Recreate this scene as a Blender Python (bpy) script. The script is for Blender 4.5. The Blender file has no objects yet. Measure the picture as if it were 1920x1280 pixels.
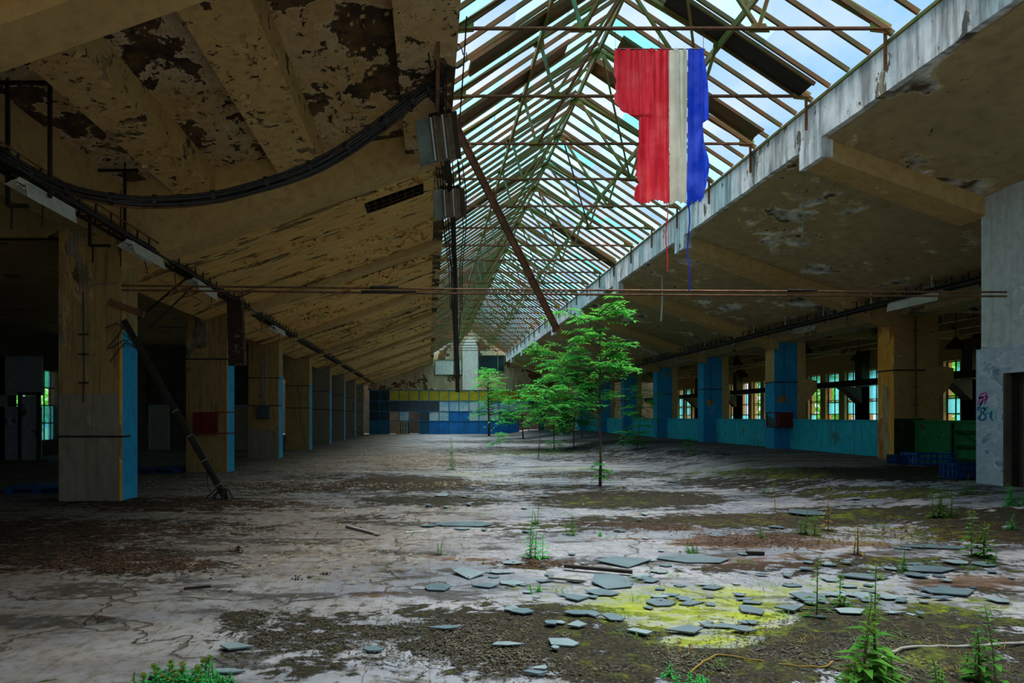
import bpy, math, random
from mathutils import Vector, Matrix, noise
import numpy as np
C = bpy.context.scene.collection
scene = bpy.context.scene
RNG = random.Random(7)
# ---------------------------------------------------------------- camera, sky, sun, exposure
EYE = 1.5; FP = 1160.0; VX = 805.0; VY = 781.0
cam_d = bpy.data.cameras.new('camera'); cam = bpy.data.objects.new('camera', cam_d); C.objects.link(cam)
cam.location = (0, 0, EYE); cam.rotation_euler = (math.pi/2, 0, 0)
cam_d.sensor_width = 36; cam_d.lens = FP/1920*36
cam_d.shift_x = (960-VX)/1920; cam_d.shift_y = (VY-640)/1920
cam_d.clip_start = 0.05; cam_d.clip_end = 500
scene.camera = cam
scene.view_settings.view_transform = 'Standard'; scene.view_settings.look = 'None'
scene.view_settings.gamma = 1; scene.view_settings.use_curve_mapping = False
scene.view_settings.exposure = 0.25

def N(nt, t, **kw):
    n = nt.nodes.new(t)
    for k, v in kw.items():
        if k in n.inputs: n.inputs[k].default_value = v
        else: setattr(n, k, v)
    return n
def mixc(nt, fac, a, b, mode='MIX'):
    m = nt.nodes.new('ShaderNodeMix'); m.data_type = 'RGBA'; m.blend_type = mode
    for s, v in ((0, fac), (6, a), (7, b)):
        if isinstance(v, (int, float)): m.inputs[s].default_value = v
        elif isinstance(v, tuple): m.inputs[s].default_value = (*v[:3], 1)
        else: nt.links.new(v, m.inputs[s])
    return m.outputs[2]
def math_n(nt, op, a, b=None, c=None):
    m = nt.nodes.new('ShaderNodeMath'); m.operation = op
    for i, v in enumerate((a, b, c)):
        if v is None: continue
        if isinstance(v, (int, float)): m.inputs[i].default_value = v
        else: nt.links.new(v, m.inputs[i])
    return m.outputs[0]
def ramp(nt, f, lo, hi, a=0.0, b=1.0):
    m = nt.nodes.new('ShaderNodeMapRange'); m.clamp = True
    nt.links.new(f, m.inputs[0])
    for i, v in enumerate((lo, hi, a, b)): m.inputs[i+1].default_value = v
    return m.outputs[0]
def pos(nt, sc=(1, 1, 1), obj=False):
    if obj: src = nt.nodes.new('ShaderNodeTexCoord').outputs['Object']
    else: src = nt.nodes.new('ShaderNodeNewGeometry').outputs['Position']
    mp = nt.nodes.new('ShaderNodeMapping'); mp.inputs['Scale'].default_value = sc
    nt.links.new(src, mp.inputs[0]); return mp.outputs[0]
def noi(nt, vec, scale, detail=4, rough=0.55, dist=0.0):
    n = N(nt, 'ShaderNodeTexNoise', Scale=scale, Detail=detail, Roughness=rough, Distortion=dist)
    nt.links.new(vec, n.inputs['Vector']); return n.outputs['Fac']

world = bpy.data.worlds.new('World'); scene.world = world; world.use_nodes = True
nt = world.node_tree; nt.nodes.clear()
tc = nt.nodes.new('ShaderNodeTexCoord')
mp = nt.nodes.new('ShaderNodeMapping'); mp.inputs['Scale'].default_value = (1, 1, 1.6)
nt.links.new(tc.outputs['Generated'], mp.inputs[0])
cl = noi(nt, mp.outputs[0], 2.6, 7, 0.55, 0.3)
cl = ramp(nt, cl, 0.40, 0.60)
col = mixc(nt, cl, (0.34, 0.62, 0.95), (0.80, 0.90, 1.0))
bg = nt.nodes.new('ShaderNodeBackground'); bg.inputs[1].default_value = 0.92
nt.links.new(col, bg.inputs[0])
wo = nt.nodes.new('ShaderNodeOutputWorld'); nt.links.new(bg.outputs[0], wo.inputs[0])
sd = bpy.data.lights.new('sun', 'SUN'); sun = bpy.data.objects.new('sun', sd); C.objects.link(sun)
sd.energy = 22.0; sd.angle = math.radians(64); sd.color = (1.0, 0.96, 0.90)
sun.rotation_euler = (math.radians(-12), math.radians(14), 0)

# ---------------------------------------------------------------- helpers
class MB:
    def __init__(s): s.v = []; s.f = []; s.m = []
    def add(s, vs, fs, mi=0):
        o = len(s.v); s.v += [tuple(v) for v in vs]
        s.f += [tuple(o+i for i in f) for f in fs]; s.m += [mi]*len(fs)
    def box(s, x0, x1, y0, y1, z0, z1, mi=0):
        if x0 > x1: x0, x1 = x1, x0
        s.add([(x0,y0,z0),(x1,y0,z0),(x1,y1,z0),(x0,y1,z0),(x0,y0,z1),(x1,y0,z1),(x1,y1,z1),(x0,y1,z1)],
              [(0,3,2,1),(4,5,6,7),(0,1,5,4),(1,2,6,5),(2,3,7,6),(3,0,4,7)], mi)
    def hexa(s, p, mi=0):   # 8 points, bottom ring then top ring
        s.add(p, [(0,3,2,1),(4,5,6,7),(0,1,5,4),(1,2,6,5),(2,3,7,6),(3,0,4,7)], mi)
    def bar(s, a, b, w, h=None, up=(0,0,1), mi=0):
        a = Vector(a); b = Vector(b); h = h or w; d = (b-a).normalized(); up = Vector(up)
        if abs(d.dot(up)) > 0.99: up = Vector((1,0,0)) if abs(d.x) < .9 else Vector((0,1,0))
        r = d.cross(up).normalized(); u = r.cross(d).normalized(); r *= w/2; u *= h/2
        s.hexa([a-r-u, a+r-u, b+r-u, b-r-u, a-r+u, a+r+u, b+r+u, b-r+u], mi)
    def angle(s, a, b, w, t=.008, up=(0,0,1), mi=0):   # L profile
        a = Vector(a); b = Vector(b); d = (b-a).normalized(); up = Vector(up)
        if abs(d.dot(up)) > 0.99: up = Vector((0,1,0))
        r = d.cross(up).normalized(); u = r.cross(d).normalized()
        s.bar(a+u*(w/2), b+u*(w/2), t, w, up, mi); s.bar(a+r*(w/2), b+r*(w/2), w, t, up, mi)
    def tube(s, pts, r, n=6, mi=0, caps=True):
        pts = [Vector(p) for p in pts]; k = len(pts)
        rr = r if isinstance(r, (list, tuple)) else [r]*k
        o = len(s.v); ref = Vector((0.31, 0.17, 0.93))
        for i, p in enumerate(pts):
            d = (pts[min(i+1, k-1)]-pts[max(i-1, 0)])
            if d.length < 1e-9: d = Vector((0,0,1))
            d.normalize(); e = ref if abs(d.dot(ref)) < .95 else Vector((1,0,0))
            a = d.cross(e).normalized(); b = d.cross(a)
            for j in range(n):
                t = 2*math.pi*j/n; s.v.append(tuple(p+(a*math.cos(t)+b*math.sin(t))*rr[i]))
        for i in range(k-1):
            for j in range(n):
                s.f.append((o+i*n+j, o+i*n+(j+1) % n, o+(i+1)*n+(j+1) % n, o+(i+1)*n+j)); s.m.append(mi)
        if caps:
            s.f.append(tuple(o+j for j in range(n))[::-1]); s.m.append(mi)
            s.f.append(tuple(o+(k-1)*n+j for j in range(n))); s.m.append(mi)
    def prism(s, poly, off, mi=0):   # polygon extruded by vector
        n = len(poly); off = Vector(off); a = [Vector(p) for p in poly]
        s.add(a+[p+off for p in a], [tuple(range(n))[::-1], tuple(range(n, 2*n))]+[(i, (i+1) % n, n+(i+1) % n, n+i) for i in range(n)], mi)
    def build(s, name, mats, parent=None, smooth=False, loc=None):
        me = bpy.data.meshes.new(name); me.from_pydata(s.v, [], s.f)
        if not isinstance(mats, (list, tuple)): mats = [mats]
        for m in mats: me.materials.append(m)
        if len(mats) > 1: me.polygons.foreach_set('material_index', s.m)
        if smooth: me.polygons.foreach_set('use_smooth', [True]*len(s.f))
        me.validate()
        o = bpy.data.objects.new(name, me); C.objects.link(o)
        if parent: o.parent = parent
        if loc: o.location = loc
        return o
def recentre(o):
    """move a mesh object's origin to the bottom centre of its mesh"""
    n = len(o.data.vertices); a = np.empty(n*3); o.data.vertices.foreach_get('co', a); a = a.reshape(-1, 3)
    c = (a.min(0)+a.max(0))/2; c[2] = a[:, 2].min(); a -= c
    o.data.vertices.foreach_set('co', a.ravel()); o.location = Vector(o.location)+Vector(c)
    for ch in o.children: ch.location = Vector(ch.location)-Vector(c)
    return o
def tag(o, label, cat, group=None, kind=None):
    o['label'] = label; o['category'] = cat
    if group: o['group'] = group
    if kind: o['kind'] = kind
    return o
def st(o): o['kind'] = 'structure'; return o
def thing(name, label, cat, loc=(0,0,0), rot=(0,0,0), group=None):
    o = bpy.data.objects.new(name, None); C.objects.link(o); o.location = loc; o.rotation_euler = rot
    return tag(o, label, cat, group)
def kids(o, seen=None): return list(o.children)
def dup(root, loc=None, rot=None, label=None):
    def cp(o, par):
        c = o.copy(); C.objects.link(c)
        if par: c.parent = par
        for ch in TREE.get(o.name, []): cp(ch, c)
        return c
    c = cp(root, None)
    if loc is not None: c.location = loc
    if rot is not None: c.rotation_euler = rot
    if label: c['label'] = label
    return c
TREE = {}
def learn(root):
    for o in [root]+list(root.children_recursive): TREE[o.name] = list(o.children)
    return root
def P(px, py, Y): return Vector(((px-VX)*Y/FP, Y, EYE+(VY-py)*Y/FP))
def sm(t): t = max(0, min(1, t)); return t*t*(3-2*t)
def fz(x, y=20): return 0.35*sm((x-6.0)/3.2)
def Fl(px, py):
    Y = EYE*FP/(py-VY)
    for _ in range(12):
        x = (px-VX)*Y/FP; Y = (EYE-fz(x, Y))*FP/(py-VY)
    x = (px-VX)*Y/FP
    return Vector((x, Y, fz(x, Y)))
ORD = ['nearest','second','third','fourth','fifth','sixth','seventh','eighth','ninth','tenth','eleventh','twelfth','thirteenth','fourteenth','fifteenth','sixteenth','seventeenth','eighteenth','nineteenth','twentieth','twenty-first','twenty-second','twenty-third','twenty-fourth','twenty-fifth','twenty-sixth','twenty-seventh']

# ---------------------------------------------------------------- materials
def mat(name, rough=0.9, metal=0.0, spec=0.25):
    m = bpy.data.materials.new(name); m.use_nodes = True; t = m.node_tree
    b = t.nodes['Principled BSDF']; b.inputs['Roughness'].default_value = rough
    b.inputs['Metallic'].default_value = metal; b.inputs['Specular IOR Level'].default_value = spec
    return m, t, b
def bump(t, b, h, s=0.5, d=0.02):
    n = N(t, 'ShaderNodeBump', Strength=s, Distance=d); t.links.new(h, n.inputs['Height']); t.links.new(n.outputs[0], b.inputs['Normal'])
def simple(name, c1, c2=None, scale=6, rough=0.8, metal=0.0, lo=.35, hi=.65, sc=(1,1,1), bmp=0.0, spec=.25, obj=False):
    m, t, b = mat(name, rough, metal, spec)
    v = pos(t, sc, obj); f = noi(t, v, scale, 5, .6)
    c = mixc(t, ramp(t, f, lo, hi), c1, c2 or tuple(x*.7 for x in c1))
    t.links.new(c, b.inputs['Base Color'])
    if bmp: bump(t, b, f, bmp, .01)
    return m
def wallmat(name, base, base2, under, under2, patch=.58, scale=1.2, sc=(1,1,1), streak=None, streak_c=(.1,.07,.04), spots=.66, bstr=.6, slo=.5):
    """paint layer over an exposed under layer, flaking in patches, with stains"""
    m, t, b = mat(name, .92)
    v = pos(t, sc); v1 = pos(t)
    big = noi(t, v1, .45, 3); fine = noi(t, v, 7, 6, .65)
    paint = mixc(t, ramp(t, big, .35, .65), base, base2)
    paint = mixc(t, ramp(t, fine, .45, .75), paint, tuple(x*.72 for x in base2))
    f = noi(t, v, scale, 9, .62, .25)
    und = mixc(t, ramp(t, noi(t, v, 3.1, 5), .4, .6), under, under2)
    mask = ramp(t, f, patch, patch+.012)
    c = mixc(t, mask, paint, und)
    edge = math_n(t, 'MULTIPLY', ramp(t, f, patch-.02, patch), math_n(t, 'SUBTRACT', 1.0, mask))
    c = mixc(t, math_n(t, 'MULTIPLY', edge, .5), c, tuple(min(1, x*1.7+.05) for x in base))
    sp = ramp(t, noi(t, v, 5.5, 8, .7, .4), spots, spots+.01)
    c = mixc(t, sp, c, under2)
    h = math_n(t, 'ADD', math_n(t, 'MULTIPLY', mask, -1.0), math_n(t, 'MULTIPLY', fine, .25))
    h = math_n(t, 'ADD', h, math_n(t, 'MULTIPLY', sp, -.7))
    if streak:
        vs = pos(t, streak); s_ = ramp(t, noi(t, vs, 3, 6, .6), slo, slo+.2)
        c = mixc(t, math_n(t, 'MULTIPLY', s_, .75), c, streak_c)
    t.links.new(c, b.inputs['Base Color']); bump(t, b, h, bstr, .02)
    return m
M = {}
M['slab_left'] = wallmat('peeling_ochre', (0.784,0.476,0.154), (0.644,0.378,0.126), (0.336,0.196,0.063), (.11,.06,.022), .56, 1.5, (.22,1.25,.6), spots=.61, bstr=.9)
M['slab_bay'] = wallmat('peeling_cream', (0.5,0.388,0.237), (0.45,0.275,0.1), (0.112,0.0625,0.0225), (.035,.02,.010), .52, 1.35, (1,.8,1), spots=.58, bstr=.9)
M['joist'] = wallmat('peeling_joist', (0.588,0.392,0.154), (0.504,0.308,0.112), (0.364,0.238,0.112), (.06,.035,.015), .60, 1.5, spots=.60, bstr=.9)
M['beam'] = wallmat('beam_ochre', (0.54,0.365,0.149), (0.459,0.284,0.108), (0.27,0.162,0.0675), (.12,.08,.04), .68, 1.2, spots=.72, bstr=.35)
M['slab_right'] = wallmat('right_plaster', (0.462,0.343,0.175), (0.378,0.273,0.14), (0.812,0.784,0.7), (.09,.06,.03), .575, 1.2, (.8,.5,.8), spots=.66, bstr=.5)
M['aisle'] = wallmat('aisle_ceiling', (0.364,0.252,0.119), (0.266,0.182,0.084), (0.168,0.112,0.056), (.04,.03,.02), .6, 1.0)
M['column'] = wallmat('column_plaster', (0.36,0.228,0.078), (0.3,0.198,0.078), (0.264,0.228,0.18), (.09,.055,.02), .60, .9, (1,1,.5), streak=(5,5,.3), streak_c=(.12,.07,.025))
M['column_grey'] = wallmat('column_grey', (0.265,0.224,0.167), (0.218,0.184,0.138), (0.276,0.184,0.0805), (.13,.09,.05), .64, .9, (1,1,.5), streak=(4,4,.2), streak_c=(.16,.11,.06))
M['blue'] = wallmat('blue_paint', (.025,.33,.56), (.02,.27,.48), (.10,.28,.38), (.30,.20,.10), .70, 1.2, (1,1,.6), spots=.70, bstr=.25)
M['blue_dark'] = wallmat('blue_paint_flat', (.02,.28,.58), (.018,.24,.50), (.05,.2,.3), (.30,.20,.10), .69, 1.2, (1,1,.6), spots=.72, bstr=.25)
M['teal'] = wallmat('teal_paint', (.03,.50,.62), (.025,.42,.54), (.04,.32,.36), (.10,.17,.14), .60, 1.6, (1,1,.6), streak=(3,3,.3), streak_c=(.05,.17,.18), bstr=.2)
M['green'] = wallmat('green_paint', (.015,.20,.06), (.012,.15,.045), (.02,.06,.03), (.06,.05,.02), .62, 1.4)
M['green_dark'] = wallmat('green_paint_dark', (.012,.05,.022), (.01,.04,.018), (.02,.02,.015), (.05,.03,.015), .58, 1.4)
M['yellow_rust'] = wallmat('yellow_rust', (.85,.45,.06), (.75,.33,.04), (.40,.12,.015), (.45,.36,.2), .55, 1.6, (1.5,1.5,.35), streak=(5,5,.25), streak_c=(.55,.16,.02))
M['fascia'] = wallmat('fascia_white', (.90,.93,.96), (.80,.84,.88), (.45,.38,.26), (.10,.10,.09), .60, 1.3, (.3,1.3,.6), streak=(1,2.6,.22), streak_c=(.15,.15,.145), spots=.64, slo=.44)
M['block'] = wallmat('grey_render', (0.528,0.54,0.492), (0.456,0.468,0.432), (0.36,0.396,0.384), (.2,.2,.19), .66, 1.2, streak=(4,4,.3), streak_c=(.30,.31,.28), bstr=.3)
M['block_low'] = wallmat('grey_render_peeled', (0.437,0.483,0.506), (0.345,0.414,0.483), (0.138,0.23,0.31), (.45,.47,.46), .55, 2.2, (1,1,1.3), bstr=.4)
M['gable'] = wallmat('gable_plaster', (0.546,0.468,0.312), (0.429,0.325,0.182), (0.208,0.104,0.039), (.08,.05,.03), .54, .6, streak=(2,2,.3), streak_c=(.22,.12,.05))
M['white'] = wallmat('whitewash', (.74,.76,.70), (.66,.68,.6), (.5,.48,.4), (.3,.28,.22), .68, 1, streak=(3,3,.3), streak_c=(.45,.45,.38), bstr=.15)
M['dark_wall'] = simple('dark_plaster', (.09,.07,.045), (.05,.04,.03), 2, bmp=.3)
M['pale_wall'] = wallmat('pale_partition', (.26,.29,.33), (.22,.25,.28), (.09,.08,.05), (.05,.05,.04), .6, 1.2)
M['steel_green'] = simple('green_steel', (.11,.17,.035), (.20,.10,.04), 5, .6, .2, .42, .62, bmp=.2)
M['steel_teal'] = simple('teal_steel', (.08,.24,.13), (.12,.11,.04), 5, .6, .2, .4, .62)
M['steel_rust'] = simple('rust_steel', (.20,.09,.04), (.10,.05,.03), 7, .75, .2, .4, .6, bmp=.3)
M['bar'] = simple('glazing_bar', (.13,.06,.022), (.07,.065,.022), 3, .75, .1, .4, .6)
M['black'] = simple('black_metal', (.012,.011,.010), (.03,.02,.014), 9, .6, .1)
M['cable'] = simple('cable_rubber', (.010,.010,.012), (.03,.024,.018), 12, .55)
M['lamp_white'] = simple('enamel_white', (.50,.50,.42), (.33,.32,.25), 5, .45, 0, .4, .7, obj=True)
M['wing'] = simple('dull_wing', (.15,.17,.14), (.09,.09,.07), 5, .5, 0, .4, .7, obj=True)
M['tube'] = simple('tube_glass', (.62,.62,.6), (.5,.5,.48), 5, .25)
M['reflector'] = simple('reflector_brown', (.24,.20,.15), (.15,.11,.07), 7, .5, .2, obj=True)
M['red_box'] = simple('red_enamel', (.16,.012,.010), (.08,.01,.01), 6, .5)
M['grey_box'] = simple('grey_box', (.05,.075,.085), (.03,.045,.05), 6, .5)
M['wood'] = simple('pallet_wood', (.34,.24,.14), (.22,.15,.09), 9, .85, sc=(6,1,1))
M['plastic_blue'] = simple('blue_plastic', (.006,.035,.12), (.008,.05,.16), 6, .5)
M['part_frame'] = simple('partition_blue', (.02,.16,.32), (.015,.10,.2), 3, .6)
M['panel_blue'] = simple('panel_blue', (.012,.20,.62), (.01,.14,.42), 1.2, .6)
M['panel_teal'] = simple('panel_teal', (.01,.12,.22), (.01,.08,.15), 1.2, .6)
M['pane_yellow'] = simple('pane_yellow', (.52,.42,.02), (.36,.28,.02), 2, .4)
M['pane_pale'] = simple('pane_pale', (.26,.50,.62), (.5,.62,.66), 1.3, .3, lo=.45, hi=.55)  # pale cloudy colour paints in the skylight's reflection on the glass
M['pane_dark'] = simple('pane_dark', (.012,.03,.04), (.03,.05,.05), 2, .15)
M['pane_brown'] = simple('pane_brown', (.13,.12,.10), (.05,.09,.13), 2, .4)
M['void'] = simple('dark_void', (.008,.007,.006), (.012,.01,.008), 2, .95)  # near-black lining, shade of the slab recess put into the colour
M['pvc'] = simple('dusty_strip', (.22,.22,.2), (.12,.11,.09), 14, .7)
def glassmat(name, tint, dens, dirt):
    m, t, b = mat(name, .2); t.nodes.remove(b)
    tr = N(t, 'ShaderNodeBsdfTransparent'); tr.inputs[0].default_value = (*tint, 1)
    tl = N(t, 'ShaderNodeBsdfTranslucent'); tl.inputs[0].default_value = (*dirt, 1)
    gl = N(t, 'ShaderNodeBsdfGlossy', Roughness=.12); gl.inputs[0].default_value = (.8,.85,.85,1)
    v = pos(t, (1,1,1)); f = ramp(t, noi(t, v, 1.3, 6, .65), .30, .75, dens*.55, min(1, dens*1.5))
    mx = N(t, 'ShaderNodeMixShader'); t.links.new(f, mx.inputs[0]); t.links.new(tr.outputs[0], mx.inputs[1]); t.links.new(tl.outputs[0], mx.inputs[2])
    m2 = N(t, 'ShaderNodeMixShader'); m2.inputs[0].default_value = .05
    t.links.new(mx.outputs[0], m2.inputs[1]); t.links.new(gl.outputs[0], m2.inputs[2])
    t.links.new(m2.outputs[0], t.nodes['Material Output'].inputs[0]); return m
M['glass'] = glassmat('roof_glass', (.62,.82,.88), .34, (.27,.40,.45))
M['glass_teal'] = glassmat('roof_glass_teal', (.48,.74,.78), .35, (.15,.35,.37))
M['glass_wired'] = glassmat('roof_glass_wired', (.60,.78,.78), .5, (.30,.40,.41))
M['glass_win'] = glassmat('window_glass', (.40,.78,.85), .35, (.3,.6,.68))
M['shard'] = simple('fallen_glass', (.04,.068,.085), (.075,.11,.125), 5, .38, 0, .3, .7, spec=.5)
M['shard_pale'] = simple('fallen_glass_pale', (.075,.11,.125), (.14,.18,.19), 5, .45, 0, .3, .7, spec=.5)
def clothmat(name, c, c2):
    m, t, b = mat(name, .9); t.nodes.remove(b)
    v = pos(t, (6,6,.7)); f = ramp(t, noi(t, v, 2, 4), .35, .65); cc = mixc(t, f, c, c2)
    v2 = pos(t); g = ramp(t, noi(t, v2, 2.2, 3), .45, .62)
    cc = mixc(t, math_n(t, 'MULTIPLY', g, .35), cc, tuple(min(1, x*1.35+.1) for x in c))
    df = N(t, 'ShaderNodeBsdfDiffuse'); tl = N(t, 'ShaderNodeBsdfTranslucent'); mx = N(t, 'ShaderNodeMixShader'); mx.inputs[0].default_value = .42
    t.links.new(cc, df.inputs[0]); t.links.new(cc, tl.inputs[0]); t.links.new(df.outputs[0], mx.inputs[1]); t.links.new(tl.outputs[0], mx.inputs[2])
    t.links.new(mx.outputs[0], t.nodes['Material Output'].inputs[0]); return m
M['cloth_red'] = clothmat('cloth_red', (.85,.055,.075), (.60,.02,.035))
M['cloth_white'] = clothmat('cloth_white', (.62,.58,.48), (.50,.47,.38))
M['cloth_blue'] = clothmat('cloth_blue', (.015,.06,.60), (.01,.03,.36))
def leafmat(name, a, b_, tl=.4):
    m, t, b = mat(name, .6); t.nodes.remove(b)
    v = pos(t); cc = mixc(t, ramp(t, noi(t, v, 3.5, 3), .38, .62), a, b_)
    df = N(t, 'ShaderNodeBsdfDiffuse'); tn = N(t, 'ShaderNodeBsdfTranslucent'); mx = N(t, 'ShaderNodeMixShader'); mx.inputs[0].default_value = tl
    t.links.new(cc, df.inputs[0]); t.links.new(mixc(t, .5, cc, (.25,.6,.05)), tn.inputs[0]); t.links.new(df.outputs[0], mx.inputs[1]); t.links.new(tn.outputs[0], mx.inputs[2])
    t.links.new(mx.outputs[0], t.nodes['Material Output'].inputs[0]); return m
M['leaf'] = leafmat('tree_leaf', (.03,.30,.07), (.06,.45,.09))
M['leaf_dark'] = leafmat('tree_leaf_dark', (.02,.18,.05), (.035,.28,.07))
M['weed'] = leafmat('weed_leaf', (.028,.12,.018), (.07,.19,.03), .3)
M['weed_yel'] = leafmat('weed_flower', (.28,.27,.05), (.16,.2,.04), .3)
M['dry'] = leafmat('dry_grass', (.30,.18,.06), (.20,.12,.03), .2)
M['far_leaf'] = leafmat('outside_leaf', (.05,.30,.05), (.10,.45,.08), .4)
M['bark'] = simple('bark', (.15,.11,.075), (.09,.065,.045), 8, .9, sc=(1,1,.3))
M['stem'] = simple('stem_green', (.07,.11,.03), (.10,.06,.03), 9, .8)
M['litter'] = simple('leaf_litter', (.075,.038,.02), (.03,.018,.011), 8, .95, lo=.4, hi=.6)
M['stone'] = simple('rubble', (.26,.20,.13), (.10,.07,.045), 8, .95, lo=.4, hi=.6)
M['chips'] = simple('dark_chips', (.03,.025,.015), (.085,.075,.055), 22, .95, lo=.45, hi=.6)
# ---------------------------------------------------------------- main dimensions
BAY = 5.73; COLY = [10.93+BAY*i for i in range(0, 8)]       # front faces of the columns
XL, XR = 0.35, 6.75; RX = 3.52; RZ = 9.25; FZ0, FZ1 = 6.32, 6.98
Y0, Y1 = -9.0, 55.0; NB = 5.73
def slabz(x): return 6.33-.35*(XL-x) if x <= XL+.01 else 6.33-.36*(x-XR)
def bayz(x): return 6.60-.17*(XL-x)
CLI, CLO = -5.44, -6.55; CRI, CRO = 12.40, 13.54
# ---------------------------------------------------------------- floor
def build_floor():
    def seq(a, b, step, far, grow):
        r = [a]; s = step
        while r[-1] < b: r.append(r[-1]+s); s = min(far, s*grow)
        return r
    ys = [-9, -4, 0, 2.5]+seq(3.2, 56.0, .045, .55, 1.012)
    xs = [-18, -16, -14, -12, -10, -9]+[-8+.085*i for i in range(int(20.5/.085))]+[12.6, 13.5, 15, 17, 20.5]
    nx, ny = len(xs), len(ys)
    X, Yv = np.meshgrid(np.array(xs), np.array(ys)); X = X.ravel(); Yv = Yv.ravel()
    Z = np.array([fz(x) for x in xs]); Z = np.tile(Z, ny)
    # stains, soil, moss: (px, py, rx, ry, amount) of where they lie on the real floor
    dz = np.maximum(EYE-Z, .5); Ys = np.maximum(Yv, .5)
    PX = VX+X*FP/Ys; PY = VY+dz*FP/Ys
    def acc(lst):
        a = np.zeros_like(X)
        for (cx, cy, rx, ry, w) in lst:
            d = ((PX-cx)/rx)**2+((PY-cy)/ry)**2
            a = np.maximum(a, w*np.exp(-d*d*.55))
        return a
    soil = acc([(60,1040,260,28,.75),(250,1060,170,20,.7),(60,1000,260,28,.7),(300,990,200,18,.6),(330,945,200,14,.75),(560,915,160,12,.6),(760,910,160,14,.9),(640,895,120,10,.6),
        (870,1190,210,50,.75),(1030,1200,240,62,1),(1250,1250,330,40,1),(560,1190,150,45,.65),(600,1245,130,28,.6),(480,1160,60,20,.6),(1620,1190,300,52,1),(1500,1160,90,30,.8),(1800,1240,260,55,1),
        (800,940,140,12,.8),(1180,938,190,17,1),(1000,915,260,8,.6),(1560,888,220,12,1),(1720,888,150,15,1.1),(1400,905,160,14,.8),(1120,890,180,8,.7),(1640,925,220,14,.7),
        (1420,978,210,14,1),(1180,982,150,14,.8),(1000,990,150,10,.55),(700,975,70,10,.5),(1700,965,260,16,.9),(1850,990,130,35,.9),(1520,1000,150,10,.5),(1000,1062,90,8,.4),(1700,1060,260,18,.7),(1450,1070,200,12,.55),
        (180,1160,60,8,.4),(1000,845,200,9,.7),(1150,860,160,8,.6),(900,870,80,7,.5),(1250,850,180,8,.6),(1050,828,260,4,.7),(1800,1110,140,12,.6)])
    moss = acc([(1280,1150,170,38,1),(1400,1160,110,40,1),(1330,1205,110,16,1),(1200,1135,130,22,.8),(1330,1112,180,16,.8),(1030,1115,110,26,.38),(1150,1180,80,24,.45),(1560,1105,160,20,.5),(1750,1140,200,26,.55),(1830,1165,160,16,.4),
        (1400,885,120,12,.6),(1480,893,90,7,.7),(1690,925,190,10,.6),(1620,968,200,10,.5),(1380,980,120,9,.5),(1130,942,110,8,.4),(1080,880,120,6,.5),(880,890,90,5,.5),(1000,985,60,8,.3),(1700,1250,260,40,.35),(1600,1180,260,40,.3),(1300,1255,250,25,.3),(1100,1190,150,40,.25),(1000,850,120,6,.5),(1700,1000,240,18,.5),(1750,1060,200,16,.35)])
    rust = acc([(60,1050,240,28,.8),(250,1060,160,16,.8),(1400,1015,140,14,1),(1540,1020,160,9,.8),(1000,1058,100,8,.7),(860,1045,80,8,.6),(1420,1060,120,10,.7),(1820,1095,120,16,.9),(700,1112,60,9,.5),(1860,1010,120,20,.6),
        (760,905,170,14,.6),(400,950,260,16,.6),(100,1000,240,24,.7),(800,870,150,20,.5),(600,880,200,20,.4),(1500,1045,220,8,.7),(1760,1000,180,10,.6),(1180,1010,90,6,.6),(1240,990,120,8,.7)])
    dust = acc([(200,980,400,120,.9),(100,900,500,60,1),(500,950,200,60,.6),(560,850,260,24,1),(760,860,130,22,.8),(1700,868,260,8,1),(1500,860,160,9,1),(300,860,400,30,1),(480,1010,330,85,.85),(420,1140,330,35,.5),(700,960,200,40,.6)])
    soil = soil*(1-.75*np.clip(moss-.5, 0, .5)*2*(PY > 1060))
    edge = np.clip((-X-.2)/3.5, 0, .8)+np.clip((X-8.5)/3, 0, .8); dust = np.maximum(dust, edge)
    # small relief near the camera
    for i in range(len(X)):
        if Yv[i] < 26 and -8 < X[i] < 9.5:
            n = noise.noise(Vector((X[i]*2.2, Yv[i]*2.2, 0)))
            n2 = noise.noise(Vector((X[i]*9, Yv[i]*9, 3)))
            Z[i] += soil[i]*max(0, .022+.03*n+.022*n2)
    rub = np.maximum(0, 1-((PX-740)/160)**2-((PY-898)/13)**2); Z += rub*.06
    me = bpy.data.meshes.new('floor'); verts = np.stack([X, Yv, Z], 1)
    idx = np.arange(nx*ny).reshape(ny, nx)
    f = np.stack([idx[:-1, :-1], idx[:-1, 1:], idx[1:, 1:], idx[1:, :-1]], -1).reshape(-1, 4)
    me.from_pydata(verts.tolist(), [], f.tolist())
    a = me.color_attributes.new('ground', 'FLOAT_COLOR', 'POINT')
    buf = np.stack([soil, moss, rust, dust], 1).astype(np.float32); a.data.foreach_set('color', buf.ravel())
    o = bpy.data.objects.new('floor', me); C.objects.link(o); st(o)
    m, t, b = mat('floor_concrete', .9, 0, .12)
    at = t.nodes.new('ShaderNodeVertexColor'); at.layer_name = 'ground'
    sep = t.nodes.new('ShaderNodeSeparateColor'); t.links.new(at.outputs['Color'], sep.inputs[0])
    v = pos(t)
    n1 = noi(t, v, 1.1, 8, .62, .3); n2 = noi(t, v, 9, 6, .7); n3 = noi(t, v, 45, 4, .7); n0 = noi(t, pos(t, (.7, 1.6, 1)), .6, 6, .6, .4); n4 = noi(t, v, 3.3, 8, .65, .5)
    c = mixc(t, ramp(t, n1, .35, .65), (.26,.275,.32), (.15,.165,.20))
    c = mixc(t, ramp(t, n0, .42, .62), c, (.37,.36,.375))
    c = mixc(t, math_n(t, 'MULTIPLY', ramp(t, n2, .48, .62), .7), c, (.17,.145,.11))
    # tiles
    br = N(t, 'ShaderNodeTexBrick', Scale=1.0); br.offset = 0.0
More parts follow.
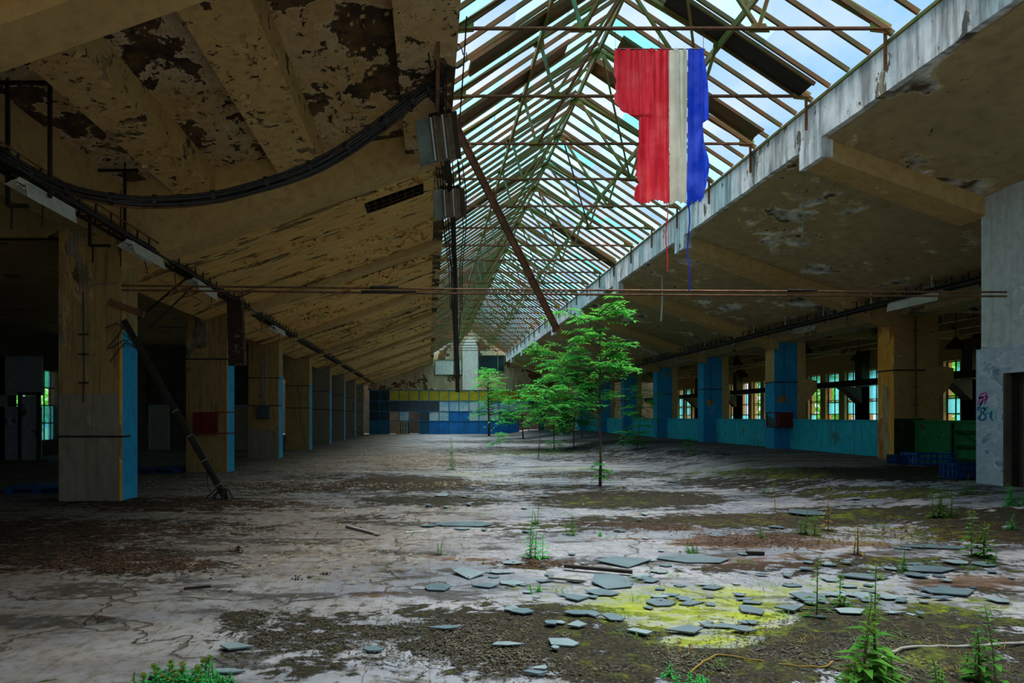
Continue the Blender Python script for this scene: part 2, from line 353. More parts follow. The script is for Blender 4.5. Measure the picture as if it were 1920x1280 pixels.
    for k, vv in (('Color1', (1,1,1,1)), ('Color2', (.93,.93,.93,1)), ('Mortar', (.50,.47,.45,1)), ('Mortar Size', .005), ('Brick Width', .38), ('Row Height', .38), ('Mortar Smooth', .3)): br.inputs[k].default_value = vv
    t.links.new(v, br.inputs['Vector'])
    c = mixc(t, ramp(t, n4, .40, .55, .15, .9), c, mixc(t, 1.0, c, br.outputs['Color'], 'MULTIPLY'))
    # dust
    dm = math_n(t, 'MULTIPLY', at.outputs['Alpha'], ramp(t, n4, .30, .58, .45, 1.0))
    dustc = mixc(t, ramp(t, n2, .4, .65), (.25,.185,.115), (.105,.072,.042))
    c = mixc(t, math_n(t, 'MULTIPLY', dm, .93), c, dustc)
    # cracks
    vo = N(t, 'ShaderNodeTexVoronoi', Scale=.30, feature='DISTANCE_TO_EDGE')
    dv = t.nodes.new('ShaderNodeVectorMath'); dv.operation = 'ADD'; nn = N(t, 'ShaderNodeTexNoise', Scale=2.2, Detail=6.0); t.links.new(v, nn.inputs['Vector'])
    sc_ = t.nodes.new('ShaderNodeVectorMath'); sc_.operation = 'SCALE'; sc_.inputs['Scale'].default_value = .8; t.links.new(nn.outputs['Color'], sc_.inputs[0])
    t.links.new(v, dv.inputs[0]); t.links.new(sc_.outputs[0], dv.inputs[1]); t.links.new(dv.outputs[0], vo.inputs['Vector'])
    crack = ramp(t, vo.outputs['Distance'], .002, .007, .8, 0)
    c = mixc(t, crack, c, (.07,.055,.04))
    def layer(ch, lo, hi, amp, nz):
        s_ = math_n(t, 'ADD', ch, math_n(t, 'MULTIPLY', math_n(t, 'SUBTRACT', nz, .5), amp))
        return ramp(t, s_, lo, hi)
    n5 = noi(t, pos(t, (1, 1.8, 1)), 2.4, 10, .72, .6)
    nz = math_n(t, 'ADD', math_n(t, 'MULTIPLY', n5, .72), math_n(t, 'MULTIPLY', n2, .28))
    generic = ramp(t, noi(t, pos(t, (.45, 1.5, 1)), 1.2, 8, .65, .3), .52, .58, 0, .8)
    genm = math_n(t, 'MULTIPLY', generic, ramp(t, nz, .46, .52))
    rr = layer(sep.outputs['Blue'], .44, .70, 4.0, nz)
    c = mixc(t, math_n(t, 'MULTIPLY', rr, .85), c, mixc(t, ramp(t, n3, .4, .6), (.15,.07,.022), (.07,.032,.015)))
    s1 = math_n(t, 'MAXIMUM', layer(sep.outputs['Red'], .46, .60, 4.2, nz), math_n(t, 'MULTIPLY', genm, .9))
    soilc = mixc(t, ramp(t, n3, .45, .62), (.012,.010,.006), (.075,.065,.042)); soilc = mixc(t, ramp(t, n2, .44, .62), soilc, (.034,.026,.011))
    soilc = mixc(t, math_n(t, 'MULTIPLY', rr, .6), soilc, (.07,.03,.015))
    c = mixc(t, s1, c, soilc)
    mo = math_n(t, 'MULTIPLY', layer(sep.outputs['Green'], .35, 1.1, 4.2, nz), ramp(t, n5, .36, .52, .5, 1.0))
    mossc = mixc(t, s1, (.34,.37,.02), (.05,.075,.008)); mossc = mixc(t, ramp(t, n2, .42, .62), mossc, (.22,.27,.012))
    c = mixc(t, math_n(t, 'MULTIPLY', mo, .95), c, mossc)
    c = mixc(t, 1.0, c, (.60,.60,.61), 'MULTIPLY')
    t.links.new(c, b.inputs['Base Color'])
    h = math_n(t, 'ADD', math_n(t, 'MULTIPLY', s1, math_n(t, 'ADD', .3, math_n(t, 'MULTIPLY', n3, 1.4))), math_n(t, 'MULTIPLY', n2, .3))
    h = math_n(t, 'SUBTRACT', h, crack)
    bump(t, b, h, .8, .02)
    me.materials.append(m); return xs, ys, verts[:, 2].reshape(ny, nx)
FXS, FYS, FZG = build_floor()
def hz(x, y):
    i = min(max(int(np.searchsorted(FXS, x)), 1), len(FXS)-1); j = min(max(int(np.searchsorted(FYS, y)), 1), len(FYS)-1)
    return float(FZG[max(0,j-2):j+2, max(0,i-2):i+2].max())
gm = MB(); gm.box(-60, 90, -30, 130, -.35, -.30); st(gm.build('ground', simple('outside_ground', (.10,.16,.05), (.16,.14,.09), 2)))

# ---------------------------------------------------------------- ceilings
def slab(name, x0, x1, y0, y1, zf, th, m, hole=None, nx=24, step=.5):
    mb = MB(); xs = [x0+(x1-x0)*i/nx for i in range(nx+1)]; ny = max(1, int((y1-y0)/step)); ys = [y0+(y1-y0)*j/ny for j in range(ny+1)]
    if hole: xs = sorted(set(xs+[hole[0], hole[1]])); ys = sorted(set(ys+[hole[2], hole[3]]))
    W = len(xs); vs = []
    for y in ys:
        for x in xs:
            w = .018*noise.noise(Vector((x*.9, y*2.2, 0)))
            vs.append((x, y, zf(x)+w))
    fs = []
    for j in range(len(ys)-1):
        for i in range(W-1):
            cx, cy = (xs[i]+xs[i+1])/2, (ys[j]+ys[j+1])/2
            if hole and hole[0] < cx < hole[1] and hole[2] < cy < hole[3]: continue
            a = j*W+i; fs.append((a, a+W, a+W+1, a+1))
    mb.add(vs, fs)
    top = [(x0,y0,zf(x0)+th),(x1,y0,zf(x1)+th),(x1,y1,zf(x1)+th),(x0,y1,zf(x0)+th)]
    bot = [(x0,y0,zf(x0)),(x1,y0,zf(x1)),(x1,y1,zf(x1)),(x0,y1,zf(x0))]
    mb.add(bot+top, [(4,5,6,7),(0,1,5,4),(1,2,6,5),(2,3,7,6),(3,0,4,7)])
    if hole:
        a, b_, c_, d = hole; e = th*.9
        q = [(a,c_),(b_,c_),(b_,d),(a,d)]
        mb.add([(x,y,zf(x)) for x, y in q]+[(x,y,zf(x)+e) for x, y in q], [(0,4,5,1),(1,5,6,2),(2,6,7,3),(3,7,4,0),(4,7,6,5)], 1)
    return st(mb.build(name, [m, M['void']]))
yb = COLY[0]
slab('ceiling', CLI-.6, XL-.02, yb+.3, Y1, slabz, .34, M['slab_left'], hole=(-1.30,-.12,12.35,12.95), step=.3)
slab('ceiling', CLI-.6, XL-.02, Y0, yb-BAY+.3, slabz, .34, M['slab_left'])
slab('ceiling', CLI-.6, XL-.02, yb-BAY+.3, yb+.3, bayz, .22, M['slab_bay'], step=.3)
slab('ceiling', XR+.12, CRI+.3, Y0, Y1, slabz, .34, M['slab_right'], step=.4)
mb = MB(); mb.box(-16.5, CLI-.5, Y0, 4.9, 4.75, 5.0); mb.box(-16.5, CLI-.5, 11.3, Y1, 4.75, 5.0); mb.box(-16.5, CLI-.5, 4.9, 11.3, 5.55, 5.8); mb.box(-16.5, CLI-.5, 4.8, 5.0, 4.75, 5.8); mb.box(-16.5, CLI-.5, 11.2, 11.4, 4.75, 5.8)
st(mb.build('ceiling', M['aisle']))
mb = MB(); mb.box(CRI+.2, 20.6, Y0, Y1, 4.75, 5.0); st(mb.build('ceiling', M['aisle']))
# transverse beams at the column lines
def beam(x0, z0, x1, z1, y, w, zt0, zt1, label):
    mb = MB(); n = 10
    for i in range(n):
        a, b_ = i/n, (i+1)/n; xa, xb = x0+(x1-x0)*a, x0+(x1-x0)*b_; za, zb = z0+(z1-z0)*a, z0+(z1-z0)*b_; ta, tb = zt0+(zt1-zt0)*a, zt0+(zt1-zt0)*b_
        mb.hexa([(xa,y,za),(xb,y,zb),(xb,y+w,zb),(xa,y+w,za),(xa,y,ta),(xb,y,tb),(xb,y+w,tb),(xa,y+w,ta)])
    return mb.build('ceiling_beam', M['beam']), label
ys_l = [COLY[0]-BAY-BAY, COLY[0]-BAY]+COLY
for i, y in enumerate(ys_l):
    zt = (bayz(CLI), bayz(XL)) if i in (1, 2) else (slabz(CLI)+.1, slabz(XL)+.1)
    drop = .16
    o, _ = beam(CLI-.02, slabz(CLI)-drop, XL, slabz(XL)-drop, y, .52 if i != 1 else .5, zt[0]+.1, zt[1]+.02, '')
    tag(o, ('sloping ochre concrete beam under left roof slab, %s from the camera' % ORD[i-1 if i else 0]) if i else 'sloping concrete beam behind the camera on the left', 'beam', 'sloping beams under the left slab')
for i, y in enumerate(ys_l):
    x1 = CRI+.1 if i != 2 else 9.62
    o, _ = beam(XR+.03, slabz(XR)-.34, x1, slabz(x1)-.34, y-.25, .55, slabz(XR)+.1, slabz(x1)+.1, '')
    tag(o, ('sloping brown concrete beam under right roof slab, %s from the camera' % ORD[i-1 if i else 0]) if i else 'sloping concrete beam behind the camera on the right', 'beam', 'sloping beams under the right slab')
# joists of the raised first bay on the left
for xa, xb, lb in ((-4.42,-3.78,'left of the two peeling joists in the raised bay above the sagging cables'), (-2.60,-1.85,'right of the two peeling joists in the raised bay above the sagging cables')):
    mb = MB(); y0_, y1_ = yb-BAY+.5, yb+.02
    def zz(x): return bayz(x)-.42
    mb.hexa([(xa,y0_,zz(xa)),(xb,y0_,zz(xb)),(xb,y1_,zz(xb)),(xa,y1_,zz(xa)),(xa,y0_,bayz(xa)+.02),(xb,y0_,bayz(xb)+.02),(xb,y1_,bayz(xb)+.02),(xa,y1_,bayz(xa)+.02)])
    tag(mb.build('ceiling_joist', M['joist']), lb, 'joist', 'joists of the raised bay')
# edge beam of the left opening, fascia
mb = MB(); mb.box(-.42, XL, yb-BAY+.5, yb+.02, 6.14, 6.7); mb.box(XL-.30, XL, Y0, Y1, 6.24, 6.96); st(mb.build('trim_1', M['slab_bay']))
mb = MB(); y = Y0; rg = random.Random(3)
while y < Y1:
    y2 = min(y+.6, Y1); mb.hexa([(XR,y,FZ0-rg.uniform(0,.02)),(XR+.28,y,FZ0),(XR+.28,y2,FZ0),(XR,y2,FZ0-rg.uniform(0,.02)),(XR,y,FZ1),(XR+.28,y,FZ1),(XR+.28,y2,FZ1),(XR,y2,FZ1)]); y = y2
for yy in COLY+[COLY[0]-BAY]: mb.box(XR-.012, XR+.2, yy-.28, yy+.34, slabz(XR)-.36, FZ0+.01)
st(mb.build('trim_2', M['fascia']))
mb = MB(); mb.box(XR-.03, XR+.10, Y0, Y1, FZ1, FZ1+.05); mb.box(XL-.1, XL+.03, Y0, Y1, FZ1-.02, FZ1+.05); st(mb.build('trim_3', M['steel_green']))
# longitudinal edge beams over the column rows
mb = MB(); mb.box(CLO, CLI-.02, Y0, 4.9, 4.28, 4.95); mb.box(CLO, CLI-.02, 11.3, Y1, 4.28, 4.95); mb.box(CLO, CLI-.02, 4.9, 11.3, 4.9, 5.75); st(mb.build('trim_4', M['beam']))
mb = MB(); mb.box(CRI+.02, CRO-.3, yb+.6, Y1, 4.16, 4.95); mb.box(CRI+.02, CRO-.3, Y0, 5.0, 4.16, 4.95); st(mb.build('trim_5', M['aisle']))
# roof over the outer strips closes the gaps between slab and aisle
mb = MB(); mb.box(CLI-.7, CLI-.4, Y0, Y1, 4.7, 6.2); mb.box(CRI+.1, CRI+.4, Y0, Y1, 4.7, 5.1); st(mb.build('trim_6', M['aisle']))
# exposed reinforcement in the hole of the left slab
h = thing('exposed_rebar', 'bent rusty reinforcement wires in the dark hole of the left slab', 'rebar', (0,0,0))
for k in range(8):
    mb = MB(); x = -1.25+k*.15; z = slabz(x)
    mb.tube([(x, 12.33, z-.0), (x+.03, 12.55, z-.03-.05*RNG.random()), (x-.02, 12.75, z-.02), (x, 12.97, z)], .006, 5); mb.build('wire', M['steel_rust'], h)
for k in range(2):
    mb = MB(); y = 12.55+.2*k; mb.tube([(-1.32, y, slabz(-1.32)), (-.7, y, slabz(-.7)-.02), (-.1, y, slabz(-.1))], .006, 5); mb.build('wire', M['steel_rust'], h)

# ---------------------------------------------------------------- skylight: glazing bars and panes
TS = BAY/3
TY = [9.05+TS*k for k in range(-2, 24)]
def slope_pt(side, s, off=0.0):      # s 0 at eave, 1 at ridge
    xe = XL-.02 if side < 0 else XR+.02; ze = FZ1+.10
    x = xe+(RX-xe)*s; z = ze+(RZ-ze)*s
    n = Vector((-side*(RZ-ze)*-1, 0, abs(RX-xe))).normalized() if side > 0 else Vector((-(RZ-ze), 0, abs(RX-xe))).normalized()
    return Vector((x, 0, z))+n*off
PW = TS/4
rg = random.Random(11)
for side, wn in ((-1, 'window_1'), (1, 'window_2')):
    root = bpy.data.objects.new(wn, None); C.objects.link(root); st(root)
    bars = MB(); y = TY[0]-PW*16; gl = [MB(), MB(), MB()]; k = 0
    while y < Y1:
        a = slope_pt(side, 0, .02); b_ = slope_pt(side, 1, .02)
        w = .035 if k % 4 else .05
        bars.bar((a.x, y, a.z), (b_.x, y, b_.z), w, .07)
        for e0, e1 in ((0.0, .34), (.34, .67), (.67, 1.0)):
            d = y
            if side > 0 and 7.0 < d < 13.0: pm = .72 if e0 < .5 else .35
            elif side > 0: pm = .34
            else: pm = .22 if d < 14 else .18
            if rg.random() < pm: continue
            q0, q1 = slope_pt(side, e0, .065), slope_pt(side, e1+.01, .065)
            g = gl[0 if rg.random() < .70 else (1 if rg.random() < .45 else 2)]
            yy0, yy1 = y+.02, y+PW-.02
            if rg.random() < (.25 if side > 0 else .10):      # broken pane: an irregular polygon
                t1 = rg.uniform(.25, .8); t2 = rg.uniform(.2, .9); m0 = q0.lerp(q1, t1); m1 = q0.lerp(q1, t2)
                if rg.random() < .5: poly = [(q0.x,yy0,q0.z),(q0.x,yy1,q0.z),(m1.x,yy1,m1.z),((m0.x+m1.x)/2,(yy0+yy1)/2-.08,(m0.z+m1.z)/2),(m0.x,yy0,m0.z)]
                else: poly = [(q1.x,yy0,q1.z),(q1.x,yy1,q1.z),(m1.x,yy1,m1.z),((m0.x+m1.x)/2,(yy0+yy1)/2+.06,(m0.z+m1.z)/2),(m0.x,yy0,m0.z)]
            else: poly = [(q0.x,yy0,q0.z),(q0.x,yy1,q0.z),(q1.x,yy1,q1.z),(q1.x,yy0,q1.z)]
            g.prism(poly, (0,0,.005))
        y += PW; k += 1
    bars.build('glazing_bar', M['bar'], root)
    for g, mt in zip(gl, ('glass', 'glass_teal', 'glass_wired')): g.build('pane', M[mt], root)
# sheet-metal vent flaps
def flap(side, y, w, s0, s1, tilt, m, label):
    a = slope_pt(side, s0, -.03); b_ = slope_pt(side, s1, -.03); mb = MB(); mb.bar((a.x, y, a.z), (b_.x, y+tilt, b_.z), w, .03, up=(-side*.5, 0, .8))
    r = mb.build('vent_flap', m); tag(r, label, 'vent', 'sheet metal flaps in the skylight')
    m2 = MB()
    for s_ in (-1, 1): m2.bar((a.x, y+s_*w/2, a.z-.03), (b_.x, y+tilt+s_*w/2, b_.z-.03), .03, .06)
    m2.build('flap_frame', M['bar'], r)
flap(-1, 10.2, .42, .10, .98, .1, M['bar'], 'brown metal flap on the left skylight slope, nearest the camera')
flap(-1, 11.9, .45, .05, .72, 0, M['steel_rust'], 'rusty metal flap on the left slope behind the upper hanging lamp')
flap(-1, 18.2, .40, .0, .95, 0, M['bar'], 'dark metal flap far down the left skylight slope')
flap(1, 10.75, .45, .06, .80, .0, M['black'], 'dark metal flap on the right slope beside the flag')
flap(1, 12.4, .40, .05, .9, 0, M['bar'], 'brown flap on the right slope behind the flag')
flap(1, 7.4, .8, .0, .5, 0, M['steel_rust'], 'rusty flap at the right eave of the skylight, top of the picture')
flap(1, 13.5, .40, .5, 1., 0, M['steel_rust'], 'rusty flap up by the ridge behind the flag')
flap(1, 22.6, .5, .0, .7, 0, M['bar'], 'brown flap low on the right slope far behind the flag')
# ---------------------------------------------------------------- roof trusses
def truss():
    r = thing('roof_truss', 'green steel roof truss under the skylight', 'roof truss', (0, TY[0], 7.15), group='steel trusses across the skylight')
    tz = 0.0; al = (XL+.02, 0, tz); ar = (XR-.02, 0, tz); ap = (RX, 0, RZ-7.15-.13)
    mb = MB(); mb.angle(al, ar, .055, .008); mb.build('tie', M['steel_rust'], r)
    for q in (al, ar):
        mb = MB(); mb.angle((q[0], -.01, tz+.02), (ap[0], -.01, ap[2]), .06, .009); mb.angle((q[0], .03, tz+.02), (ap[0], .03, ap[2]), .06, .009); mb.build('rafter', M['steel_green'], r)
    for sx in (-1, 1):
        nx_ = RX+sx*1.3; e = al if sx < 0 else ar
        mid = (e[0]+(ap[0]-e[0])*.5, 0, e[2]+(ap[2]-e[2])*.5)
        mb = MB(); mb.angle((nx_, 0, 0), mid, .045, .007); mb.build('web', M['steel_teal'] if sx < 0 else M['steel_green'], r)
        mb = MB(); mb.angle((nx_, 0, 0), ap, .045, .007); mb.build('web', M['steel_green'], r)
        mb = MB(); mb.prism([(nx_-.16,-.006,-.03),(nx_+.16,-.006,-.03),(nx_+.10,-.006,.10),(nx_-.10,-.006,.10)], (0,.012,0)); mb.build('gusset', M['steel_green'], r)
        mb = MB(); mb.prism([(mid[0]-.1,-.006,mid[2]-.1),(mid[0]+.1,-.006,mid[2]-.08),(mid[0]+.08,-.006,mid[2]+.05),(mid[0]-.08,-.006,mid[2]+.05)], (0,.012,0)); mb.build('gusset', M['steel_green'], r)
    mb = MB(); mb.prism([(ap[0]-.17,-.006,ap[2]-.17),(ap[0]+.17,-.006,ap[2]-.17),(ap[0]+.08,-.006,ap[2]+.04),(ap[0]-.08,-.006,ap[2]+.04)], (0,.012,0)); mb.build('gusset', M['steel_green'], r)
    for q in (al, ar):
        mb = MB(); s_ = 1 if q is al else -1
        mb.prism([(q[0],-.006,-.05),(q[0]+s_*.28,-.006,-.02),(q[0]+s_*.28,-.006,.12),(q[0],-.006,.08)], (0,.012,0)); mb.build('gusset', M['steel_green'], r)
    mb = MB(); mb.bar((XR-.05, .04, .12), (XR-.05, .04, -.56), .05, .012, up=(0,1,0)); mb.build('anchor_strap', M['steel_rust'], r)
    return learn(r)
t0 = truss(); VIS = [t for t in TY if t > 5]
t0.location.y = VIS[0]; t0['label'] = 'green steel roof truss crossing the skylight, nearest to the camera'
for i, y in enumerate(VIS[1:]): dup(t0, (0, y, 7.15), label='green steel roof truss crossing the skylight, %s from the camera' % ORD[i+1])
for nm, x, z, lb in (('ridge_beam', RX, RZ-.06, 'green steel ridge beam along the top of the skylight'), ('purlin', 1.93, 8.14, 'green steel purlin along the left skylight slope'), ('purlin', 5.12, 8.14, 'green steel purlin along the right skylight slope')):
    mb = MB(); mb.bar((x, 2, z-.08), (x, Y1-.2, z-.08), .05, .12); tag(mb.build(nm, M['steel_green']), lb, 'beam')
# longitudinal bracing in the ridge plane
for k in range(0, len(VIS)-1, 1):
    mb = MB(); ya, yc = VIS[k], VIS[k+1]
    mb.angle((RX-.05, ya, RZ-.2), (RX-1.25, yc, 7.2), .04, .006) if k % 2 else mb.angle((RX+.05, ya, RZ-.2), (RX+1.25, yc, 7.2), .04, .006)
    tag(mb.build('roof_brace', M['steel_green'] if k % 3 else M['steel_rust']), 'thin %s steel brace between the %s and %s roof trusses' % ('green' if k % 3 else 'rusty', ORD[k], ORD[k+1]), 'brace', 'braces between the trusses')

# ---------------------------------------------------------------- columns
def lcol(y, i):
    h = 5.5 if i <= 0 else 4.6
    mb = MB(); x0, x1 = CLO, CLI; d = .6
    zs = [0, 1.05, 1.9, 3.02, h]
    for a, b_ in zip(zs[:-1], zs[1:]):
        o = len(mb.v); mb.v += [(x0,y,a),(x1,y,a),(x1,y+d,a),(x0,y+d,a),(x0,y,b_),(x1,y,b_),(x1,y+d,b_),(x0,y+d,b_)]
        grey = (a < 1.9) if i in (0,) else (a < 1.0 if i in (2,) else (i >= 4))
        mb.f += [(o,o+1,o+5,o+4),(o+1,o+2,o+6,o+5),(o+2,o+3,o+7,o+6),(o+3,o,o+4,o+7)]
        mb.m += [1 if grey else 0, 2 if a < 3.0 else 0, 0, 0]
    o = len(mb.v); mb.v += [(x0,y,h),(x1,y,h),(x1,y+d,h),(x0,y+d,h)]; mb.f.append((o,o+1,o+2,o+3)); mb.m.append(0)
    r = mb.build('concrete_column', [M['column'], M['column_grey'], M['blue']])
    return r
LCN = {0:'nearest square concrete column on the left, ochre with blue painted side', 1:'second column on the left, with the red cabinet on its face', 2:'third column on the left, with grey switch box and cable risers'}
for i, y in enumerate(COLY):
    r = lcol(y, i); tag(r, LCN.get(i, '%s column of the left row, blue painted inner side' % ORD[i]), 'column', 'left row of columns')
    for z in ((1.15,) if i == 0 else (3.05-.15*(i > 1), 1.9) if i > 1 else (3.05,)):
        mb = MB(); mb.box(CLO-.012, CLI+.012, y-.012, y+.012, z-.018, z+.018); mb.box(CLI, CLI+.014, y, y+.3, z-.018, z+.018); mb.build('strap', M['black'], r)
    mb = MB(); mb.box(CLI-.03, CLI+.012, y-.012, y+.012, 0, 3.02); mb.build('corner_strip', M['yellow_rust'] if i == 0 else M['beam'], r)
# near column of the left row, beyond the picture, and right row
def rcol(y, i):
    x0, xm, x1 = CRI, CRI+.83, CRO; d = .6; z0 = .30; h = 4.3
    mb = MB(); A = [0, 1, 2, 3][0]
    segs = [(z0, 1.45), (1.45, 2.75), (2.75, h)]
    for a, b_ in segs:
        o = len(mb.v); mb.v += [(x0,y,a),(xm,y,a),(xm,y+d,a),(x0,y+d,a),(x0,y,b_),(xm,y,b_),(xm,y+d,b_),(x0,y+d,b_)]
        mb.f += [(o,o+1,o+5,o+4),(o+1,o+2,o+6,o+5),(o+2,o+3,o+7,o+6),(o+3,o,o+4,o+7)]
        if i == 0: mb.m += [4 if a < 1 else 0, 0, 0, 3]
        else: mb.m += [1 if a < 2.7 or i != 1 else 1, 1, 1, (0 if (a > 2.7 and i == 1) else 2)]
    o = len(mb.v); mb.v += [(x0,y,h),(xm,y,h),(xm,y+d,h),(x0,y+d,h)]; mb.f.append((o,o+1,o+2,o+3)); mb.m.append(0)
    r = mb.build('concrete_column', [M['beam'], M['blue_dark'], M['blue'], M['yellow_rust'], M['green_dark']])
    mb = MB(); w = .30 if i else .36
    g = .28
    poly = [(xm,y,1.35),(xm+w,y,1.35),(xm+w,y,1.95),(xm+w+g+.12,y,2.45),(xm+w+g+.12,y,2.80),(xm+w,y,2.86),(xm+w,y,h),(xm,y,h)] if i < 2 else [(xm,y,z0),(xm+w,y,z0),(xm+w,y,2.1),(xm+w+.1,y,2.4),(xm+w,y,3.0),(xm+w,y,h),(xm,y,h)]
    mb.prism(poly[::-1], (0,.5,0)); mb.build('corbel', M['beam'], r)
    return r
RCN = {0:'column on the right with rusty yellow inner face and green foot', 1:'blue column on the right carrying the red hose cabinet', 2:'second blue column on the right, beyond the red hose cabinet', 3:'third blue column on the right, behind the leaning sapling'}
for i, y in enumerate(COLY[1:]):
    r = rcol(y-.15, i); tag(r, RCN.get(i, '%s column of the right row, blue, behind the trees' % ORD[i]), 'column', 'right row of columns')
    yy = y-.15
    mb = MB(); mb.box(CRI-.012, CRI+.84, yy-.014, yy+.61, 2.72, 2.76); mb.build('strap', M['black'], r)
    if i == 0:
        mb = MB(); mb.tube([(CRI+.55, yy-.03, 4.2), (CRI+.55, yy-.03, 1.5)], .022, 6)
        for z in (3.8, 3.0, 2.3, 1.8): mb.box(CRI+.5, CRI+.6, yy-.05, yy, z-.02, z+.02)
        mb.build('riser_pipe', M['steel_rust'], r)
    if i in (1, 2):
        mb = MB(); mb.box(CRI+.33, CRI+.36, yy-.03, yy, 2.0, 4.0); mb.build('conduit', M['part_frame'], r)
        mb = MB(); mb.prism([(CRI+.12,yy-.004,2.0),(CRI+.46,yy-.004,2.02),(CRI+.45,yy-.004,2.26),(CRI+.14,yy-.004,2.25)][::-1], (0,.006,0)); mb.build('bare_patch', M['column'], r)

# ---------------------------------------------------------------- right parapets, walls
ys = [COLY[0]-.2]+[y-.15 for y in COLY[1:]]
for i in range(len(ys)):
    a = ys[i]+.6; b_ = ys[i+1] if i+1 < len(ys) else Y1
    mb = MB(); m = M['green'] if i == 0 else M['teal']
    if b_-a > .5:
        mb.box(CRI+.55, CRI+.77, a-.1, b_+.1, .25, 1.36); mb.box(CRI+.52, CRI+.80, a-.1, b_+.1, 1.36, 1.41)
        st(mb.build('wall_inner_right', m))
# outer right wall with window openings
WX = 20.0; PWN = BAY/4
mb = MB(); mb.box(WX, WX+.35, Y0, Y1, -.3, 1.0); mb.box(WX, WX+.35, Y0, Y1, 3.65, 5.0)
wy = [COLY[0]+.25+PWN*k for k in range(0, 31)]
mb.box(WX, WX+.35, Y0, wy[0], 1.0, 3.65)
for k, y in enumerate(wy):
    w = .42 if k % 4 else .62
    mb.box(WX-.05 if k % 4 == 0 else WX, WX+.35, y, y+w, 1.0, 3.65)
st(mb.build('wall_right', M['beam']))
rg = random.Random(5)
for k, y in enumerate(wy[:-1]):
    w = .42 if k % 4 else .62
    a, b_ = y+w, y+PWN
    root = bpy.data.objects.new('window_%d' % (k+3), None); C.objects.link(root); st(root); root.location = (WX+.15, (a+b_)/2, 1.0)
    mb = MB(); hw = (b_-a)/2
    for yy in (-hw+.02, 0, hw-.02): mb.box(-.02, .02, yy-.02, yy+.02, 0, 2.65)
    for z in (.03, .62, 1.22, 1.30, 1.95, 2.62): mb.box(-.02, .02, -hw, hw, z-.02, z+.02)
    mb.build('window_frame', M['black'], root)
    gb = MB()
    for (z0, z1) in ((.03,.62),(.62,1.22),(1.3,1.95),(1.95,2.62)):
        for (ya, yc) in ((-hw,0),(0,hw)):
            if rg.random() < .55: gb.box(0, .004, ya, yc, z0, z1)
    if gb.v: gb.build('pane', M['glass_win'], root)
mb = MB(); mb.box(WX-1.3, WX-.9, COLY[0], Y1-1, 2.85, 3.12)
tag(mb.build('crane_beam', M['black']), 'dark horizontal crane rail beam in front of the right windows', 'beam')
for i, y in enumerate(COLY+[COLY[-1]+0]):
    if i >= len(COLY): break
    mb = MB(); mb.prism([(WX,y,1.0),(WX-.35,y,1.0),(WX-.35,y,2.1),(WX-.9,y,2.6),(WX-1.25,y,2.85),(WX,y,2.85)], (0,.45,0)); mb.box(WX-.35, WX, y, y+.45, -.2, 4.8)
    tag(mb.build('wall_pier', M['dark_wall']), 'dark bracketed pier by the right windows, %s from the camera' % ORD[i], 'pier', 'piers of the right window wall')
mb = MB()
for k, x in enumerate((14.6, 16.2, 17.8, 19.2)): mb.box(x, x+.18, Y0, Y1, 4.45, 4.76)
for y in COLY: mb.box(CRI+.9, WX, y, y+.35, 4.35, 4.76)
st(mb.build('trim_7', M['aisle']))
# left outer wall and partitions
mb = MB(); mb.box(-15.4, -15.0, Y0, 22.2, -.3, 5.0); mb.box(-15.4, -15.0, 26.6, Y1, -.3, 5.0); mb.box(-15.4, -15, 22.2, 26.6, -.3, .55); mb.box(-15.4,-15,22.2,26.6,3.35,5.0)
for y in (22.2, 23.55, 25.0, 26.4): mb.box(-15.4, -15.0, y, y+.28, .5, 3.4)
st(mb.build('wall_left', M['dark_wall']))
for k, y in enumerate((23.2, 24.6, 26.0)):
    root = bpy.data.objects.new('window_%d' % (k+40), None); C.objects.link(root); st(root); root.location = (-15.2, y, .55)
    mb = MB()
    for yy in (-.6, -.2, .2, .6): mb.box(-.02, .02, yy-.02, yy+.02, 0, 2.8)
    for z in (.02, .7, 1.4, 2.1, 2.78): mb.box(-.02, .02, -.6, .6, z-.02, z+.02)
    mb.build('window_frame', M['black'], root); gb = MB(); gb.box(0,.004,-.6,.6,0,1.4); gb.box(0,.004,-.6,.2,2.1,2.8); gb.build('pane', M['glass_win'], root)
mb = MB(); mb.box(-15, -14.75, 21.5, 21.65, 0, 3.6); mb.box(-15, -13.5, 21.5, 21.65, 2.25, 3.6); mb.box(-15, -13.55, 21.5, 21.65, 0, 1.85)
st(mb.build('wall_cabin', M['pale_wall']))
d = st(bpy.data.objects.new('door_1', None)); C.objects.link(d); d.location = (-13.8, 21.35, 0)
mb = MB()
for x in (-.32, .32): mb.box(x-.05, x+.05, -.05, .05, 0, 2.3)
mb.box(-.37, .37, -.05, .05, 2.25, 2.35); mb.build('door_frame', M['black'], d)
mb = MB(); mb.box(-.27, .27, .0, .04, 0, 2.2); mb.build('door_leaf', M['pale_wall'], d)
mb = MB(); mb.box(-15, -12.9, 28, 28.2, 0, 4.75); mb.box(-12.9, -6.9, 28, 28.2, 3.75, 4.75); mb.box(-12.9, -6.9, 28, 28.2, 0, 1.55)
for x in (-12.9,-11.9,-10.9,-9.9,-8.9,-7.9,-6.9): mb.box(x, x+.06, 28, 28.2, 1.5, 3.8)
mb.box(-12.9, -6.9, 28.3, 28.35, 1.5, 3.8)
st(mb.build('wall_cross', M['dark_wall']))
